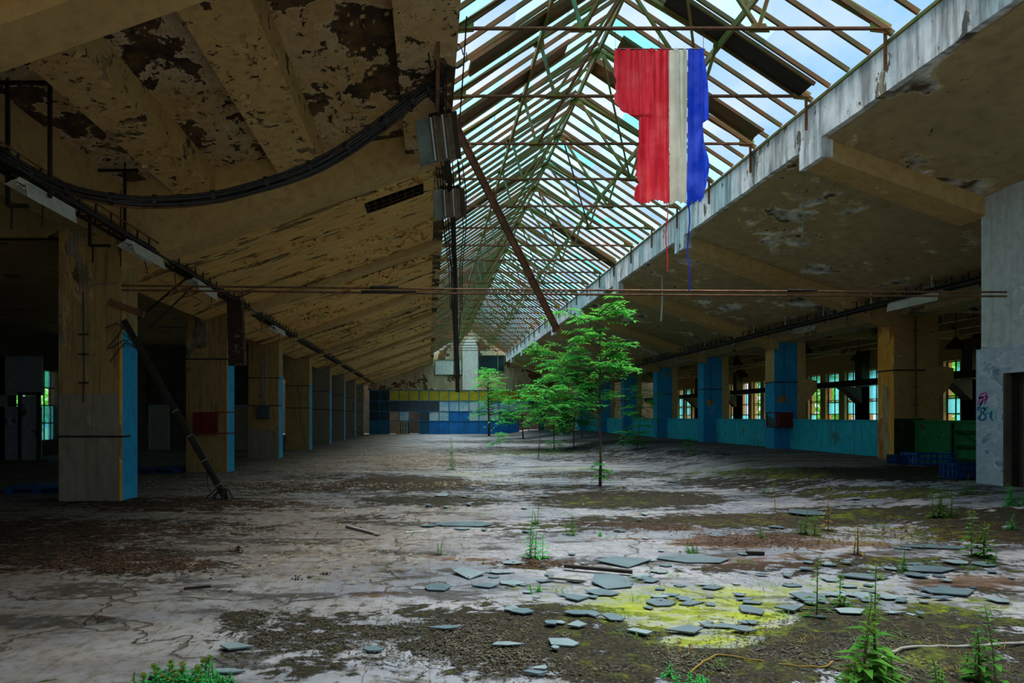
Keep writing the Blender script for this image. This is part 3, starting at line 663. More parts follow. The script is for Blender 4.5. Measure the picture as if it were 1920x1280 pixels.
for k, x in enumerate((-12.6, -10.9, -9.0)):
    d = st(bpy.data.objects.new('door_%d' % (k+2), None)); C.objects.link(d); d.location = (x, 27.93, 0)
    mb = MB(); mb.box(0, .8, 0, .05, 0, 1.95); mb.build('door_leaf', M['column_grey'] if k != 1 else M['pale_wall'], d)
    mb = MB(); mb.box(-.07, 0, -.02, .06, 0, 2.03); mb.box(.8, .87, -.02, .06, 0, 2.03); mb.box(0, .8, -.02, .06, 1.96, 2.03); mb.build('door_frame', M['pale_wall'], d)
# end walls
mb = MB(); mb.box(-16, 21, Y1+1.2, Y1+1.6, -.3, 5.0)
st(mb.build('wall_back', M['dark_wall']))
mb = MB(); n_ = Y1-.4
mb.prism([(-5.4,n_,3.85),(CRI,n_,3.85),(CRI,n_,4.4),(XR,n_,slabz(XR)),(XR,n_,FZ1),(RX,n_,RZ),(XL,n_,FZ1),(XL,n_,slabz(XL)),(-5.4,n_,4.4)][::-1], (0,.3,0))
st(mb.build('wall_gable', M['gable']))

mb = MB(); mb.prism([(2.92,n_-.12,3.8),(4.28,n_-.12,3.8),(4.28,n_-.12,7.6),(4.0,n_-.12,8.25),(3.6,n_-.12,8.5),(3.2,n_-.12,8.25),(2.92,n_-.12,7.6)][::-1], (0,.14,0))
st(mb.build('trim_8', M['white']))
for nm, x0_, x1_, z0_, z1_, m_ in (('window_50', 4.35, 6.6, 5.5, 6.9, 'pane_pale'), ('window_51', .5, 2.85, 5.2, 6.5, 'white')):
    r = st(bpy.data.objects.new(nm, None)); C.objects.link(r); r.location = (x0_, n_-.06, z0_)
    w_, h_ = x1_-x0_, z1_-z0_; mb = MB(); mb.box(0, w_, 0, .03, 0, h_); mb.build('pane', M['glass_teal'] if nm == 'window_50' else M[m_], r)
    mb = MB(); mb.box(0, w_, .03, .05, 0, h_); mb.build('blind', simple('faded_teal', (.14,.34,.34), (.2,.4,.38), 1) if nm == 'window_50' else M['white'], r)
    mb = MB()
    for x in (0, w_*.75, w_): mb.box(x-.03, x+.03, -.04, .05, 0, h_)
    for z in (0, h_): mb.box(0, w_, -.04, .05, z-.03, z+.03)
    mb.build('window_frame', M['steel_teal'], r)
mb = MB(); mb.box(-16, -5.6, Y0-.4, Y0, -.3, 6.5); mb.box(6.9, 21, Y0-.4, Y0, -.3, 6.5); st(mb.build('wall_front', M['dark_wall']))  # unseen, added behind the camera to cut flat fill light; middle left open
# block with doorway on the right
BX = 9.50
mb = MB(); mb.box(BX+.09, 13.2, 6.9, 10.75, 2.62, 6.3); st(mb.build('wall_block_upper', M['block']))
mb = MB(); mb.box(BX, 13.2, 10.22, 10.75, .2, 2.66); mb.box(BX, 13.2, 6.9, 9.3, .2, 2.66); mb.box(BX, 13.2, 9.3, 10.22, 2.22, 2.66); mb.box(BX+.6, BX+.7, 9.3, 10.22, .2, 2.22, 1)
for (a, b_) in ((10.2,10.24),): mb.box(BX-.004, BX+.3, a, b_, .3, 2.22, 1)
st(mb.build('wall_block_lower', [M['block_low'], M['dark_wall']]))
d = st(bpy.data.objects.new('door_8', None)); C.objects.link(d); d.location = (BX, 9.3, .3)
mb = MB(); mb.box(.1, .2, .86, .92, 0, 1.92); mb.box(.1, .2, 0, .92, 1.86, 1.92); mb.build('door_frame', M['black'], d)
mb = MB(); mb.box(.42, .46, 0, .86, 0, 1.86); mb.build('door_leaf', M['dark_wall'], d)
# ---------------------------------------------------------------- flag
fl = thing('flag', 'long tattered red, white and blue cloth banner hanging from the skylight trusses', 'flag', P(1238, 92, 9.0))
def lerp_tab(tab, y):
    for (a, xa), (b_, xb) in zip(tab[:-1], tab[1:]):
        if a <= y <= b_: return xa+(xb-xa)*(y-a)/max(1e-6, b_-a)
    return tab[-1][1] if y > tab[-1][0] else tab[0][1]
def cloth(name, m, left, right, ybot, seed, folds):
    mb = MB(); rg = random.Random(seed); nx, ny = 46, 90; base = fl.location
    vs = []
    for j in range(ny+1):
        for i in range(nx+1):
            u = i/nx; yb_ = ybot(u); py = 92+(yb_-92)*j/ny
            x0_, x1_ = lerp_tab(left, py), lerp_tab(right, py)
            if x0_ != left[0][1]: x0_ += 3.0*noise.noise(Vector((py*.11, seed, 0)))+2.4*noise.noise(Vector((py*.45, seed, 2)))
            px = x0_+(x1_-x0_)*u
            p = P(px, py, 9.0)-base
            t = (py-92)/290
            wv = math.sin(px*.42+1.2*math.sin(px*.13+seed)+.5*math.sin(py*.012))*(.030-.012*t)+math.sin(px*.17+py*.006)*.025*t
            wv += .015*noise.noise(Vector((px*.02, py*.02, seed)))
            vs.append((p.x, p.y+wv, p.z))
    W = nx+1
    mb.add(vs, [(j*W+i, j*W+i+1, (j+1)*W+i+1, (j+1)*W+i) for j in range(ny) for i in range(nx)])
    return mb.build(name, m, fl, smooth=True)
cloth('red_stripe', M['cloth_red'], [(92,1152),(130,1151),(150,1156),(186,1152),(206,1162),(215,1178),(219,1197),(260,1197),(330,1191),(345,1197),(352,1191),(372,1190),(385,1195)], [(92,1254),(380,1257)],
      lambda u: 379+3*math.sin(u*9)-2*u+5*noise.noise(Vector((u*14,0,1))), 1, 9)
cloth('white_stripe', M['cloth_white'], [(92,1254),(380,1257)], [(92,1290),(380,1290)], lambda u: 380+2*math.sin(u*14), 2, 4)
cloth('blue_stripe', M['cloth_blue'], [(92,1290),(380,1290)], [(92,1321),(140,1325),(200,1328),(222,1330),(230,1318),(236,1316),(270,1323),(310,1331),(335,1327),(350,1325),(370,1318),(388,1313)],
      lambda u: 384-9*u+3*math.sin(u*17)+6*noise.noise(Vector((u*11,0,5))), 3, 4)
mb = MB(); b0 = fl.location; mb.tube([P(1152,92,9.0)-b0, P(1322,92,9.0)-b0], .008, 6)
for px in (1154, 1236, 1319): mb.tube([P(px,92,9.0)-b0, P(px,50,9.03)-b0], .004, 4)
mb.build('hanging_rod', M['black'], fl)
for px, y0_, y1_, c_ in ((1250, 378, 508, 'cloth_red'), (1291, 380, 545, 'cloth_blue')):
    mb = MB(); pts = [P(px+2.0*math.sin(k*.9), y0_+(y1_-y0_)*k/10, 9.0)-b0 for k in range(11)]
    for a, b_ in zip(pts[:-1], pts[1:]): mb.bar(a, b_, .016, .004, up=(0,1,0))
    mb.build('loose_thread', M[c_], fl)
# ---------------------------------------------------------------- cable trays
def tray(name, x, z, y0, y1, label, side, hang_z):
    r = thing(name, label, 'cable tray', (x, y0, z))
    ht = .24 if side > 0 else .18; L = y1-y0; rg = random.Random(int(x*7)+3)
    for s_ in (-.12, .12):
        mb = MB(); mb.bar((s_, 0, 0), (s_, L, 0), .02, .05); mb.build('side_rail', M['black'], r)
        mb = MB(); mb.bar((s_, 0, ht), (s_, L, ht), .015, .02); mb.build('side_rail', M['steel_rust'], r)
    k = 0; y = .15
    while y < L and k < 95:
        mb = MB(); mb.bar((-.12, y, 0), (.12, y, 0), .02, .02); mb.bar((-.12, y, 0), (-.12, y, ht), .022); mb.bar((.12, y, -.08 if k % 4 == 0 else 0), (.12, y, ht), .022); mb.build('rung', M['black'], r); y += .42; k += 1
    for q in range(8):
        mb = MB(); pts = []; xx = rg.uniform(-.09, .09); n = int(L/.7)
        for i in range(n+1): pts.append((xx+rg.uniform(-.02,.02), L*i/n, .05+rg.uniform(-.02,.05)))
        mb.tube(pts, .018, 5); mb.build('cable', M['cable'], r)
    for q in range(14):
        yy = rg.uniform(.5, L*.6); mb = MB(); mb.tube([(.1*side, yy, 0), (.1*side+rg.uniform(-.03,.03), yy+.03, -.12), (.1*side+rg.uniform(-.05,.05), yy, -rg.uniform(.2,.45))], .008, 4); mb.build('loose_wire', M['cable'], r)
    y = 1.0
    while y < L:
        mb = MB(); mb.bar((0, y, .1), (0, y, hang_z-z+.01), .025, .025); mb.build('hanger', M['lamp_white'] if side > 0 else M['black'], r); y += BAY/3
    return r
tray('cable_tray', 11.3, 4.28, 11.0, 54, 'rusty ladder cable tray hanging under the right roof slab', 1, slabz(11.3))
tray('cable_tray', -4.9, 4.38, 6.2, 54, 'black ladder cable tray hanging under the left roof slab', -1, slabz(-4.9))
def fixture(loc, rot, L, label, group='fluorescent fixtures', side=1, w=.16):
    r = thing('fluorescent_light', label, 'lamp', loc, rot, group)
    mb = MB(); mb.box(-.05, .05, -L/2, L/2, 0, .06); mb.build('housing', M['lamp_white'], r)
    mb = MB(); mb.hexa([(-w,-L/2,-.10),(-w+.008,-L/2,-.10),(-w+.008,L/2,-.10),(-w,L/2,-.10),(-.05,-L/2,.04),(-.042,-L/2,.04),(-.042,L/2,.04),(-.05,L/2,.04)]); mb.build('reflector', M['lamp_white'], r)
    mb = MB(); mb.hexa([(w-.008,-L/2,-.10),(w,-L/2,-.10),(w,L/2,-.10),(w-.008,L/2,-.10),(.042,-L/2,.04),(.05,-L/2,.04),(.05,L/2,.04),(.042,L/2,.04)]); mb.build('reflector', M['lamp_white'], r)
    for s_ in (-.045, .045): mb = MB(); mb.tube([(s_,-L/2+.03,-.03),(s_,L/2-.03,-.03)], .014, 8); mb.build('tube', M['tube'], r)
    return r
def at_tray(px, x): return x*FP/(px-VX)
fixture((-4.76, 7.7, 4.22), (0, .5, 0), 1.0, 'pale fluorescent fixture on the left tray, nearest the camera at the picture edge')
fixture((-4.76, 10.35, 4.24), (0, .35, 0), 1.15, 'pale fluorescent fixture on the left tray in front of the nearest column')
fixture((-4.70, 12.95, 4.20), (0, .5, .05), 1.3, 'pale fluorescent fixture on the left tray, third from the camera')
fixture((-4.74, 19.4, 4.22), (0, .3, 0), 1.3, 'small far fluorescent fixture on the left tray, fourth from the camera')
fixture((11.14, 14.2, 4.19), (0, -.45, 0), 1.5, 'white fluorescent fixture hanging under the right cable tray')
for k, (Y, xa, xb, zt, zb, ex) in enumerate(((7.6, -5.18, -4.66, 5.60, 4.09, .25), (10.2, -5.60, -5.02, 5.56, 4.32, .34))):
    r = thing('conduit_frame', '%s of the two black square conduit frames hanging at the upper left' % ('nearer', 'farther')[k], 'bracket', (xa, Y, zb), group='conduit frames')
    w_, h_ = xb-xa, zt-zb; mb = MB()
    for a, b_ in (((0,0,0),(0,0,h_)), ((w_,0,.1),(w_,0,h_)), ((-.2,0,h_),(w_+.22,0,h_)), ((0,0,0),(ex,0,0))): mb.bar(a, b_, .04, .04)
    mb.build('frame_tube', M['black'], r)
    mb = MB(); mb.bar((.05,0,0),(.05,0,-.28),.02); mb.build('drop_rod', M['black'], r)
    for x in (.0, w_): mb = MB(); mb.bar((x,0,h_),(x,0,bayz(xa+x)-zb+.02),.02); mb.build('hanger_rod', M['black'], r)
# sagging cable bundle
c0, c1 = P(826, 168, 8.4), Vector((-4.85, 6.6, 4.50))
tabs = [(826,165,8.4),(800,170,8.35),(770,192,8.3),(720,230,8.2),(650,278,8.1),(580,315,8.0),(500,343,7.9),(400,368,7.8),(290,377,7.65),(210,373,7.5),(130,357,7.4),(60,325,7.3),(0,287,7.1),(-90,240,6.9)]
r = thing('cable_bundle', 'thick sagging bundle of black cables swooping across the upper left', 'cables', tuple(P(*tabs[0])))
rg = random.Random(9); o0 = r.location.copy()
for q in range(9):
    ox, oz = rg.uniform(-.05, .05), rg.uniform(-.055, .055); mb = MB(); pts = []
    for i, tb in enumerate(tabs):
        tw = i*.55+q; e = .07*math.sin(i/3.2)
        pts.append(P(*tb)-o0+Vector((.02*math.cos(tw), ox, oz*(1+e*4)+.02*math.sin(tw))))
    sp = []
    for i in range(len(pts)-1):
        p0, p1, p2, p3 = pts[max(0,i-1)], pts[i], pts[i+1], pts[min(len(pts)-1,i+2)]
        for k in range(4):
            t = k/4; sp.append(.5*((2*p1)+(p2-p0)*t+(2*p0-5*p1+4*p2-p3)*t*t+(3*p1-p0-3*p2+p3)*t*t*t))
    sp.append(pts[-1]); mb.tube(sp, .021 if q < 7 else .026, 6); mb.build('cable', M['cable'] if q != 7 else M['steel_rust'], r, smooth=True)
for i in range(1, len(tabs)-1):
    c = P(*tabs[i])-o0; mb = MB(); d = (P(*tabs[i+1])-P(*tabs[i])).normalized()*.025
    mb.tube([c-d, c+d], .085, 8); mb.build('cable_clamp', M['black'], r)
# fallen lighting track hanging below the left edge of the skylight
r = thing('hanging_track', 'fallen dark lighting track with loose cables hanging at the left edge of the skylight', 'lighting track', tuple(P(838, -40, 7.2)))
o0 = r.location.copy(); path = [P(838,-40,7.2), P(832,60,7.9), P(826,180,8.7), P(838,290,10.2), P(848,400,12.4), P(853,500,13.2), P(855,620,13.4), P(858,735,13.5)]
for a, b_ in zip(path[:-1], path[1:]):
    mb = MB(); mb.bar(a-o0, b_-o0, .09, .06, up=(0,1,.3)); mb.build('track_section', M['black'], r)
mb = MB()
mb.bar(P(822,10,7.3)-o0, P(820,205,8.6)-o0, .05, .10, up=(0,1,0)); mb.build('rusty_rail', M['steel_rust'], r)
rg = random.Random(4)
for q in range(13):
    mb = MB(); ox = rg.uniform(-.26, .30); oy = rg.uniform(-.15, .15); pts = []
    full = rg.random() < .6
    tt = [(842,300,11.3),(845,360,12),(850,430,12.8),(853,500,13.2),(855,580,13.4),(856,650,13.4),(857,715,13.5)][:7 if full else 5]
    if q > 8: tt = [(828,20,7.4),(826,110,8.0),(830,200,8.7),(838,280,10.2),(846,350,12)]
    for i, tb in enumerate(tt):
        w = 1 if i < 3 else (.55 if i < 5 else .22)
        pts.append(P(*tb)-o0+Vector((ox*w+rg.uniform(-.03,.03), oy, rg.uniform(-.05,.05))))
    mb.tube(pts, .010, 5); mb.build('loose_cable', M['cable'], r)
for q in range(3):
    mb = MB(); pts = []; c = P(838, 88, 8.0)-o0
    for i in range(10): a = i/9*4.6+q; pts.append(c+Vector((.08+.13*math.cos(a)*(1+.2*q), .02*q, .16*math.sin(a)-.1)))
    mb.tube(pts, .008, 5); mb.build('cable_loop', M['cable'], r)
mb = MB(); mb.box(-.07,.07,-.05,.05,-.06,.06)
for v_ in range(len(mb.v)): mb.v[v_] = tuple(Vector(mb.v[v_])+P(822,68,7.85)-o0)
mb.build('socket_box', M['black'], r)
def hanglamp(c, L, w, rotz, tilt, label):
    r = thing('hanging_lamp', label, 'lamp', c, (tilt, 0, rotz), 'lamps dangling on the fallen track')
    mb = MB(); mb.box(-w*.5, w*.5, 0, .015, -L, 0); mb.build('back_plate', M['reflector'], r)
    for s_ in (-1, 1):
        mb = MB(); mb.hexa([(s_*w*.5,0,-L),(s_*w*.5+s_*.012,0,-L),(s_*w*1.0,-.20,-L-.05),(s_*w*.97,-.20,-L-.05),(s_*w*.5,0,0),(s_*w*.5+s_*.012,0,0),(s_*w*1.0,-.20,-.05),(s_*w*.97,-.20,-.05)]); mb.build('reflector_wing', M['wing'] if s_ < 0 else M['reflector'], r)
    mb = MB(); mb.box(-w*.55, w*.55, -.02, .05, -.02, .03); mb.build('end_cap', M['black'], r)
    for x in (-.28*w, 0, .28*w): mb = MB(); mb.box(x-.018, x+.018, -.035, 0, -L, -.01); mb.build('ridge', M['reflector'], r)
    for x in (-.42*w, .14*w): mb = MB(); mb.tube([(x,-.06,-L+.02),(x,-.06,-.03)], .013, 8); mb.build('tube', M['tube'], r)
    return r
hanglamp(P(826, 213, 9.0), .64, .33, -.45, .30, 'upper dangling twin tube lamp with pale wing reflector, on the fallen track')
hanglamp(P(846, 352, 11.4), .52, .30, -.3, .25, 'lower dangling lamp with brown reflector, on the fallen track')
# fallen diagonal pipe
r = thing('fallen_pipe', 'long rusty pipe slanting down across the skylight from the track', 'pipe', tuple(P(830,188,8.9)))
o0 = r.location.copy(); a, b_ = P(830,188,8.9)-o0, P(1044,618,10.6)-o0; mb = MB(); mb.bar(a, b_, .10, .06, up=(0,1,0)); mb.build('channel', M['steel_rust'], r)
mb = MB(); mb.bar(a+(b_-a)*.02+Vector((.05,-.03,0)), b_+Vector((.05,-.03,0)), .015, .03, up=(0,1,0)); mb.build('flange', M['steel_rust'], r)
mb = MB(); mb.box(-.07,.07,-.05,.05,-.04,.04)
mb.v = [tuple(Vector(v)+b_) for v in mb.v]; mb.build('end_bracket', M['steel_rust'], r)
# tie rods across the hall
for k, (za, zb, lb) in enumerate(((3.82, 3.57, 'upper of the two long rusty tie rods crossing the hall'), (3.74, 3.50, 'lower of the two long rusty tie rods crossing the hall'))):
    xa = CLI; xb = BX+.09 if k == 0 else BX+.09
    r = thing('tie_rod', lb, 'rod', ((xa+xb)/2, 10.5, 3.6), group='tie rods'); o0 = r.location.copy()
    mb = MB(); n = 12; mb.tube([Vector((xa+(xb-xa)*i/n, 10.95-.67*i/n, za+(zb-za)*i/n-.02*math.sin(math.pi*i/n)))-o0 for i in range(n+1)], .017, 6); mb.build('rod', M['steel_rust'], r)
    mb = MB()
    for px_ in ((.30,.33) if k else (.31,.78)):
        c = Vector((xa+(xb-xa)*px_, 10.95-.67*px_, za+(zb-za)*px_))-o0; mb = MB(); mb.tube([c-Vector((.25,0,0)), c+Vector((.25,0,0))], .028, 8); mb.build('turnbuckle', M['black'], r)
# hanging strings and wires
for k, (px, y0_, y1_, Y, m_, lb) in enumerate(((1507,285,445,11.5,'steel_teal','thin green cord hanging below the right fascia'), (1899,0,198,9.0,'steel_teal','thin green cord hanging at the upper right edge'), (1162,560,590,22,'black','short wire hanging under the right slab over the tree'), (1242,568,602,20,'lamp_white','small pale strip dangling from the right slab'))):
    a, b_ = P(px, y0_, Y), P(px-2, y1_, Y)
    top = Vector((a.x, a.y, slabz(max(a.x, XR+.02))+.04)) if a.x > XR else a
    mb = MB(); mb.tube([top-b_, a-b_ if a.z < top.z else top-b_-Vector((0,0,.01)), (0,0,0)], .008 if k < 3 else .03, 5)
    o = mb.build('dangling_string', M[m_]); o.location = b_; tag(o, lb, 'cord')
# fallen truss pole against first column
r = thing('fallen_pole', 'dark steel pole with torn cables leaning from the nearest left column to the floor', 'pole', (0,0,0))
a, b_ = Vector((-3.66, 11.15, .02)), P(232, 600, 10.85); r.location = a; d = b_-a
for off, w in (((0,0,0), .055), ((.045,-.02,.02), .025), ((-.04,-.02,-.02), .02)):
    mb = MB(); mb.bar(Vector(off), d+Vector(off), w, w, up=(0,1,0)); mb.build('pole_tube', M['black'], r)
for t_ in (.08,.22,.36,.5,.64,.78,.9):
    mb = MB(); mb.bar(d*t_+Vector((-.05,-.03,-.03)), d*t_+Vector((.06,-.03,.03)), .02, .02); mb.build('clip', M['column_grey'] if t_ < .6 else M['black'], r)
rg = random.Random(21)
for q in range(8):
    mb = MB(); e = Vector((rg.uniform(-.38,.28), rg.uniform(-.2,.1), -.01)); mb.tube([d*.07+Vector((0,-.03,0)), e*.5+Vector((0,-.04,.16)), e+Vector((0,0,.005))], .012, 5); mb.build('torn_wire', M['cable'], r)
for q in range(7):
    s0 = d*rg.uniform(.80,.97); mb = MB(); ex = rg.uniform(-.5,.1); mb.tube([s0, s0+Vector((ex*.5,-.12,rg.uniform(.0,.15))), s0+Vector((ex,-.15,rg.uniform(-.3,.1)))], .011, 5); mb.build('torn_wire', M['cable'], r)
mb = MB(); mb.tube([d*.22+Vector((-.02,-.03,0)), Vector((-.32,-.05,.45)), Vector((-.30,-.1,.22)), Vector((-.12,-.12,.01))], .007, 5); mb.build('torn_wire', M['cable'], r)
mb = MB(); mb.bar(d+Vector((-.25,0,.32)), d+Vector((.35,0,.1)), .12, .08, up=(0,1,0)); mb.build('bent_bracket', M['steel_rust'], r)
# two struts and rust board hanging from the left tray
for px0, py0, px1, py1, lb in ((365,545,255,600,'upper thin black strut slanting behind the nearest left column'), (365,545,280,615,'lower thin black strut slanting behind the nearest left column')):
    a, b_ = Vector((-4.9, 12.6+(.5 if 'lower' in lb else 0), 4.36)), P(px1,py1,12.9); mb = MB(); mb.bar(a-b_, (0,0,0), .03); o = mb.build('loose_strut', M['black']); o.location = b_; tag(o, lb, 'strut')
a = Vector((-4.74, 15.2, 4.36)); r = thing('hanging_board', 'dark rusty sheet metal duct hanging vertically from the left tray', 'board', a)
mb = MB(); mb.hexa([(-.20,0,-1.6),(.20,-.05,-1.6),(.20,.12,-1.6),(-.20,.12,-1.6),(-.24,0,0),(.14,-.05,0),(.14,.12,0),(-.24,.12,0)]); mb.build('sheet', simple('rotten_sheet', (.045,.024,.014), (.20,.17,.13), 9, .8, 0, .58, .66), r)
mb = MB(); mb.bar((.15,-.05,.25),(.26,-.06,-1.58),.03); mb.build('edge_rail', M['steel_rust'], r)
# cabinets
r = thing('hose_cabinet', 'dark red hose cabinet with open frame door on the second left column', 'cabinet', (-6.05, COLY[1]-.0, 1.06)); y = -.17
mb = MB(); mb.box(-.25,.36,-.18,0,0,.56); mb.box(-.27,.38,-.19,-.17,-.02,.0); mb.build('body', M['red_box'], r)
mb = MB()
for p0, p1 in (((.36,0,0),(.88,0,.0)),((.36,0,.56),(.88,0,.56)),((.88,0,0),(.88,0,.56)),((.37,0,0),(.37,0,.56))): mb.bar((p0[0],-.19,p0[2]),(p1[0],-.10,p1[2]),.03,.03,up=(0,1,0))
mb.build('door', M['red_box'], r)
r = thing('hose_cabinet', 'red hose cabinet with open frame door on the blue right column', 'cabinet', (CRI+.30, COLY[2]-.15, 1.12))
mb = MB(); mb.box(-.24,.25,-.22,0,0,.54); mb.build('body', M['red_box'], r)
mb = MB()
for p0, p1 in (((-.68,0,.02),(-.24,0,0)),((-.68,0,.52),(-.24,0,.54)),((-.68,0,.02),(-.68,0,.52)),((-.24,0,0),(-.24,0,.54))): mb.bar((p0[0],-.22,p0[2]),(p1[0],-.22,p1[2]),.03,.03,up=(0,1,0))
mb.build('door', M['red_box'], r)
mb = MB(); mb.prism([(-.66,-.21,.04),(-.32,-.21,.04),(-.42,-.21,.3),(-.66,-.21,.42)][::-1], (0,.01,0)); mb.build('broken_pane', M['shard_pale'], r)
r = thing('switch_box', 'grey electric switch box on the third left column', 'switch box', (-5.98, COLY[2], 1.42))
mb = MB(); mb.box(-.2,.2,-.16,0,0,.5); mb.build('body', M['grey_box'], r); mb = MB(); mb.box(-.17,.17,-.175,-.16,.03,.47); mb.build('cover', M['grey_box'], r)
for q in range(3): mb = MB(); mb.tube([(-.08+q*.07,-.05,.5),(-.07+q*.07,-.05,2.3)], .02, 6); mb.build('conduit', M['column_grey'], r)
# conduits and wire on first column
r = thing('wall_conduit', 'thin vertical conduit with wire fixed on the nearest left column', 'conduit', (-6.1, COLY[0], 2.0))
mb = MB(); mb.tube([(.06,-.03,.4),(.06,-.03,1.72),(.16,-.03,1.83),(.6,-.04,1.86)], .012, 6); mb.build('conduit_tube', M['column_grey'], r)
mb = MB(); mb.tube([(0,-.03,-.25),(.01,-.03,.2),(0,-.03,1.7)], .010, 5)
for z in (.1,.6,.95): mb.box(-.08,.08,-.05,0,z-.012,z+.012)
mb.build('wire', M['cable'], r)
# pendant lamps in the right aisle
for k, (px, py, Y, lb) in enumerate(((1792,650,18.8,'near the grey block'),(1610,672,23.0,'beside the rusty yellow column'),(1512,660,26.0,'just past the blue column with the red cabinet'),(1383,682,31,'between the two nearest blue columns'),(1395,705,38,'lowest and farthest in the right aisle'))):
    c = P(px, py, Y); r = thing('pendant_lamp', 'dark conical pendant lamp, %s' % lb, 'lamp', c, group='pendant lamps')
    mb = MB(); mb.tube([(0,0,.30),(0,0,.22),(0,0,.02),(0,0,-.06)], [.05,.08,.25,.26], 14, caps=False); mb.build('lamp_shade', M['black'], r)
    mb = MB(); mb.tube([(0,0,.28),(0,0,4.76-c.z)], .012, 5); mb.build('cord', M['black'], r)
# graffiti
r = thing('graffiti', 'pink and blue sprayed scrawl on the grey block corner', 'graffiti', (BX-.002, 10.5, 1.3), group=None)
def scr(name, pts, w, m):
    mb = MB()
    for (a, b_), (c_, d_) in zip(pts[:-1], pts[1:]):
        pa, pb = (a-1855)/40*-.35, (781-b_)*10.4/FP+.2; pc, pd = (c_-1855)/40*-.35, (781-d_)*10.4/FP+.2
        mb.bar((0,pa,pb), (0,pc,pd), w, .004, up=(1,0,0))
    mb.build(name, m, r)
pk = simple('spray_pink', (.55,.07,.30), (.45,.08,.3), 9); bl = simple('spray_blue', (.02,.16,.30), (.02,.1,.2), 9); cy = simple('spray_cyan', (.10,.45,.50), (.15,.4,.45), 9)
scr('pink_scrawl', [(1832,758),(1836,738),(1849,735),(1852,746),(1840,752),(1836,760),(1843,744),(1833,745),(1850,741),(1846,757)], .028, pk)
scr('blue_scrawl', [(1831,770),(1831,762),(1837,764),(1838,776),(1833,786),(1842,788),(1849,784),(1846,776),(1841,775),(1848,766),(1840,764)], .03, bl)
scr('blue_scrawl', [(1857,784),(1858,774),(1861,772),(1860,784),(1863,788)], .025, bl)
scr('cyan_scrawl', [(1842,752),(1845,766),(1852,762),(1850,776),(1862,768),(1870,774),(1868,786)], .03, cy)
# green radiator rack on the near right parapet
r = thing('steel_rack', 'green steel bar rack standing against the green parapet', 'rack', (CRI+.45, 13.6, .35))
mb = MB()
for z in (.12,.45,.80): mb.bar((0,-.2,z),(0,1.6,z),.03,.04)
mb.build('cross_bar', M['green_dark'], r)
for y in (-.2, 1.6): mb = MB(); mb.bar((0,y,0),(0,y,1.0),.05); mb.build('post', M['green_dark'], r)
mb = MB(); mb.bar((0,-.18,.14),(.0,1.5,.78),.02); mb.build('brace', M['green_dark'], r)
mb = MB(); mb.bar((CRI+.02-CRI, 19.8-13.2, .0),(CRI+.02-CRI,19.8-13.2,1.55),.04); o = mb.build('standing_pole', M['black']); o.location = (CRI+.45, 11.0, .33); tag(o, 'thin dark pole standing against the teal parapet', 'pole')
# ---------------------------------------------------------------- pallets and crates
def pallet(c, rz, m, label, L=1.2, W=.8, rx=0, wood=True, grp='pallets'):
    r = thing('pallet', label, 'pallet', c, (rx, 0, rz), grp)
    for i in range(5 if wood else 7):
        x = -L/2+ (L-.12)*i/(4 if wood else 6); mb = MB(); mb.box(x, x+.12, -W/2, W/2, .12, .142); mb.build('deck_board', m, r)
    for y in (-W/2, -.05, W/2-.1):
        mb = MB(); mb.box(-L/2, L/2, y, y+.1, .0, .02); mb.box(-L/2, L/2, y, y+.1, .10, .12); mb.build('runner', m, r)
        for x in (-L/2, -.07, L/2-.14): mb = MB(); mb.box(x, x+.14, y, y+.1, .02, .10); mb.build('block', m, r)
    return r
p = Fl(66, 926); pallet((p.x, p.y+.4, 0), .08, M['plastic_blue'], 'dark blue pallet on the floor left of the nearest column', wood=False)
p = Fl(286, 888); pallet((p.x, p.y+.4, 0), .05, M['plastic_blue'], 'dark blue pallet between the first two left columns', wood=False)
p = Fl(752, 814.5); pallet((p.x, 53.3, .55), math.pi/2*0, M['wood'], 'wooden pallet standing upright against the blue partition', L=1.0, W=1.1, rx=math.radians(84))
def crate(c, rz, m, label, L=.85, W=.5, H=.28):
    r = thing('plastic_crate', label, 'crate', c, (0,0,rz), 'blue plastic crates')
    mb = MB(); mb.box(-L/2,L/2,-W/2,W/2,0,.02); mb.build('base', m, r)
    for (x0_,x1_,y0_,y1_) in ((-L/2,L/2,-W/2,-W/2+.02),(-L/2,L/2,W/2-.02,W/2),(-L/2,-L/2+.02,-W/2,W/2),(L/2-.02,L/2,-W/2,W/2)):
        mb = MB()
        for z in (0, .45, .9): mb.box(x0_,x1_,y0_,y1_,z*H,z*H+.10*H)
        n = 6 if x1_-x0_ > .1 else 4
        for k in range(n+1):
            if x1_-x0_ > .1: x = x0_+(x1_-x0_-.03)*k/n; mb.box(x,x+.03,y0_,y1_,0,H)
            else: y = y0_+(y1_-y0_-.03)*k/n; mb.box(x0_,x1_,y,y+.03,0,H)
        mb.build('side', m, r)
    return r
bc = simple('crate_blue', (.01,.12,.42), (.008,.09,.3), 5, .5)
crate(Vector((12.0,14.9,.35)), .05, bc, 'blue slatted plastic crate on the floor by the green parapet', L=.95, W=.5)
crate(Vector((11.45,15.1,.35)), -.1, M['plastic_blue'], 'darker blue crate just left of the slatted crate', L=.3, W=.4, H=.22)
p = Fl(1812, 899); crate((p.x, p.y+.2, p.z), .2, M['plastic_blue'], 'deep blue crate beside the corner of the grey block', L=.42, W=.35, H=.30)
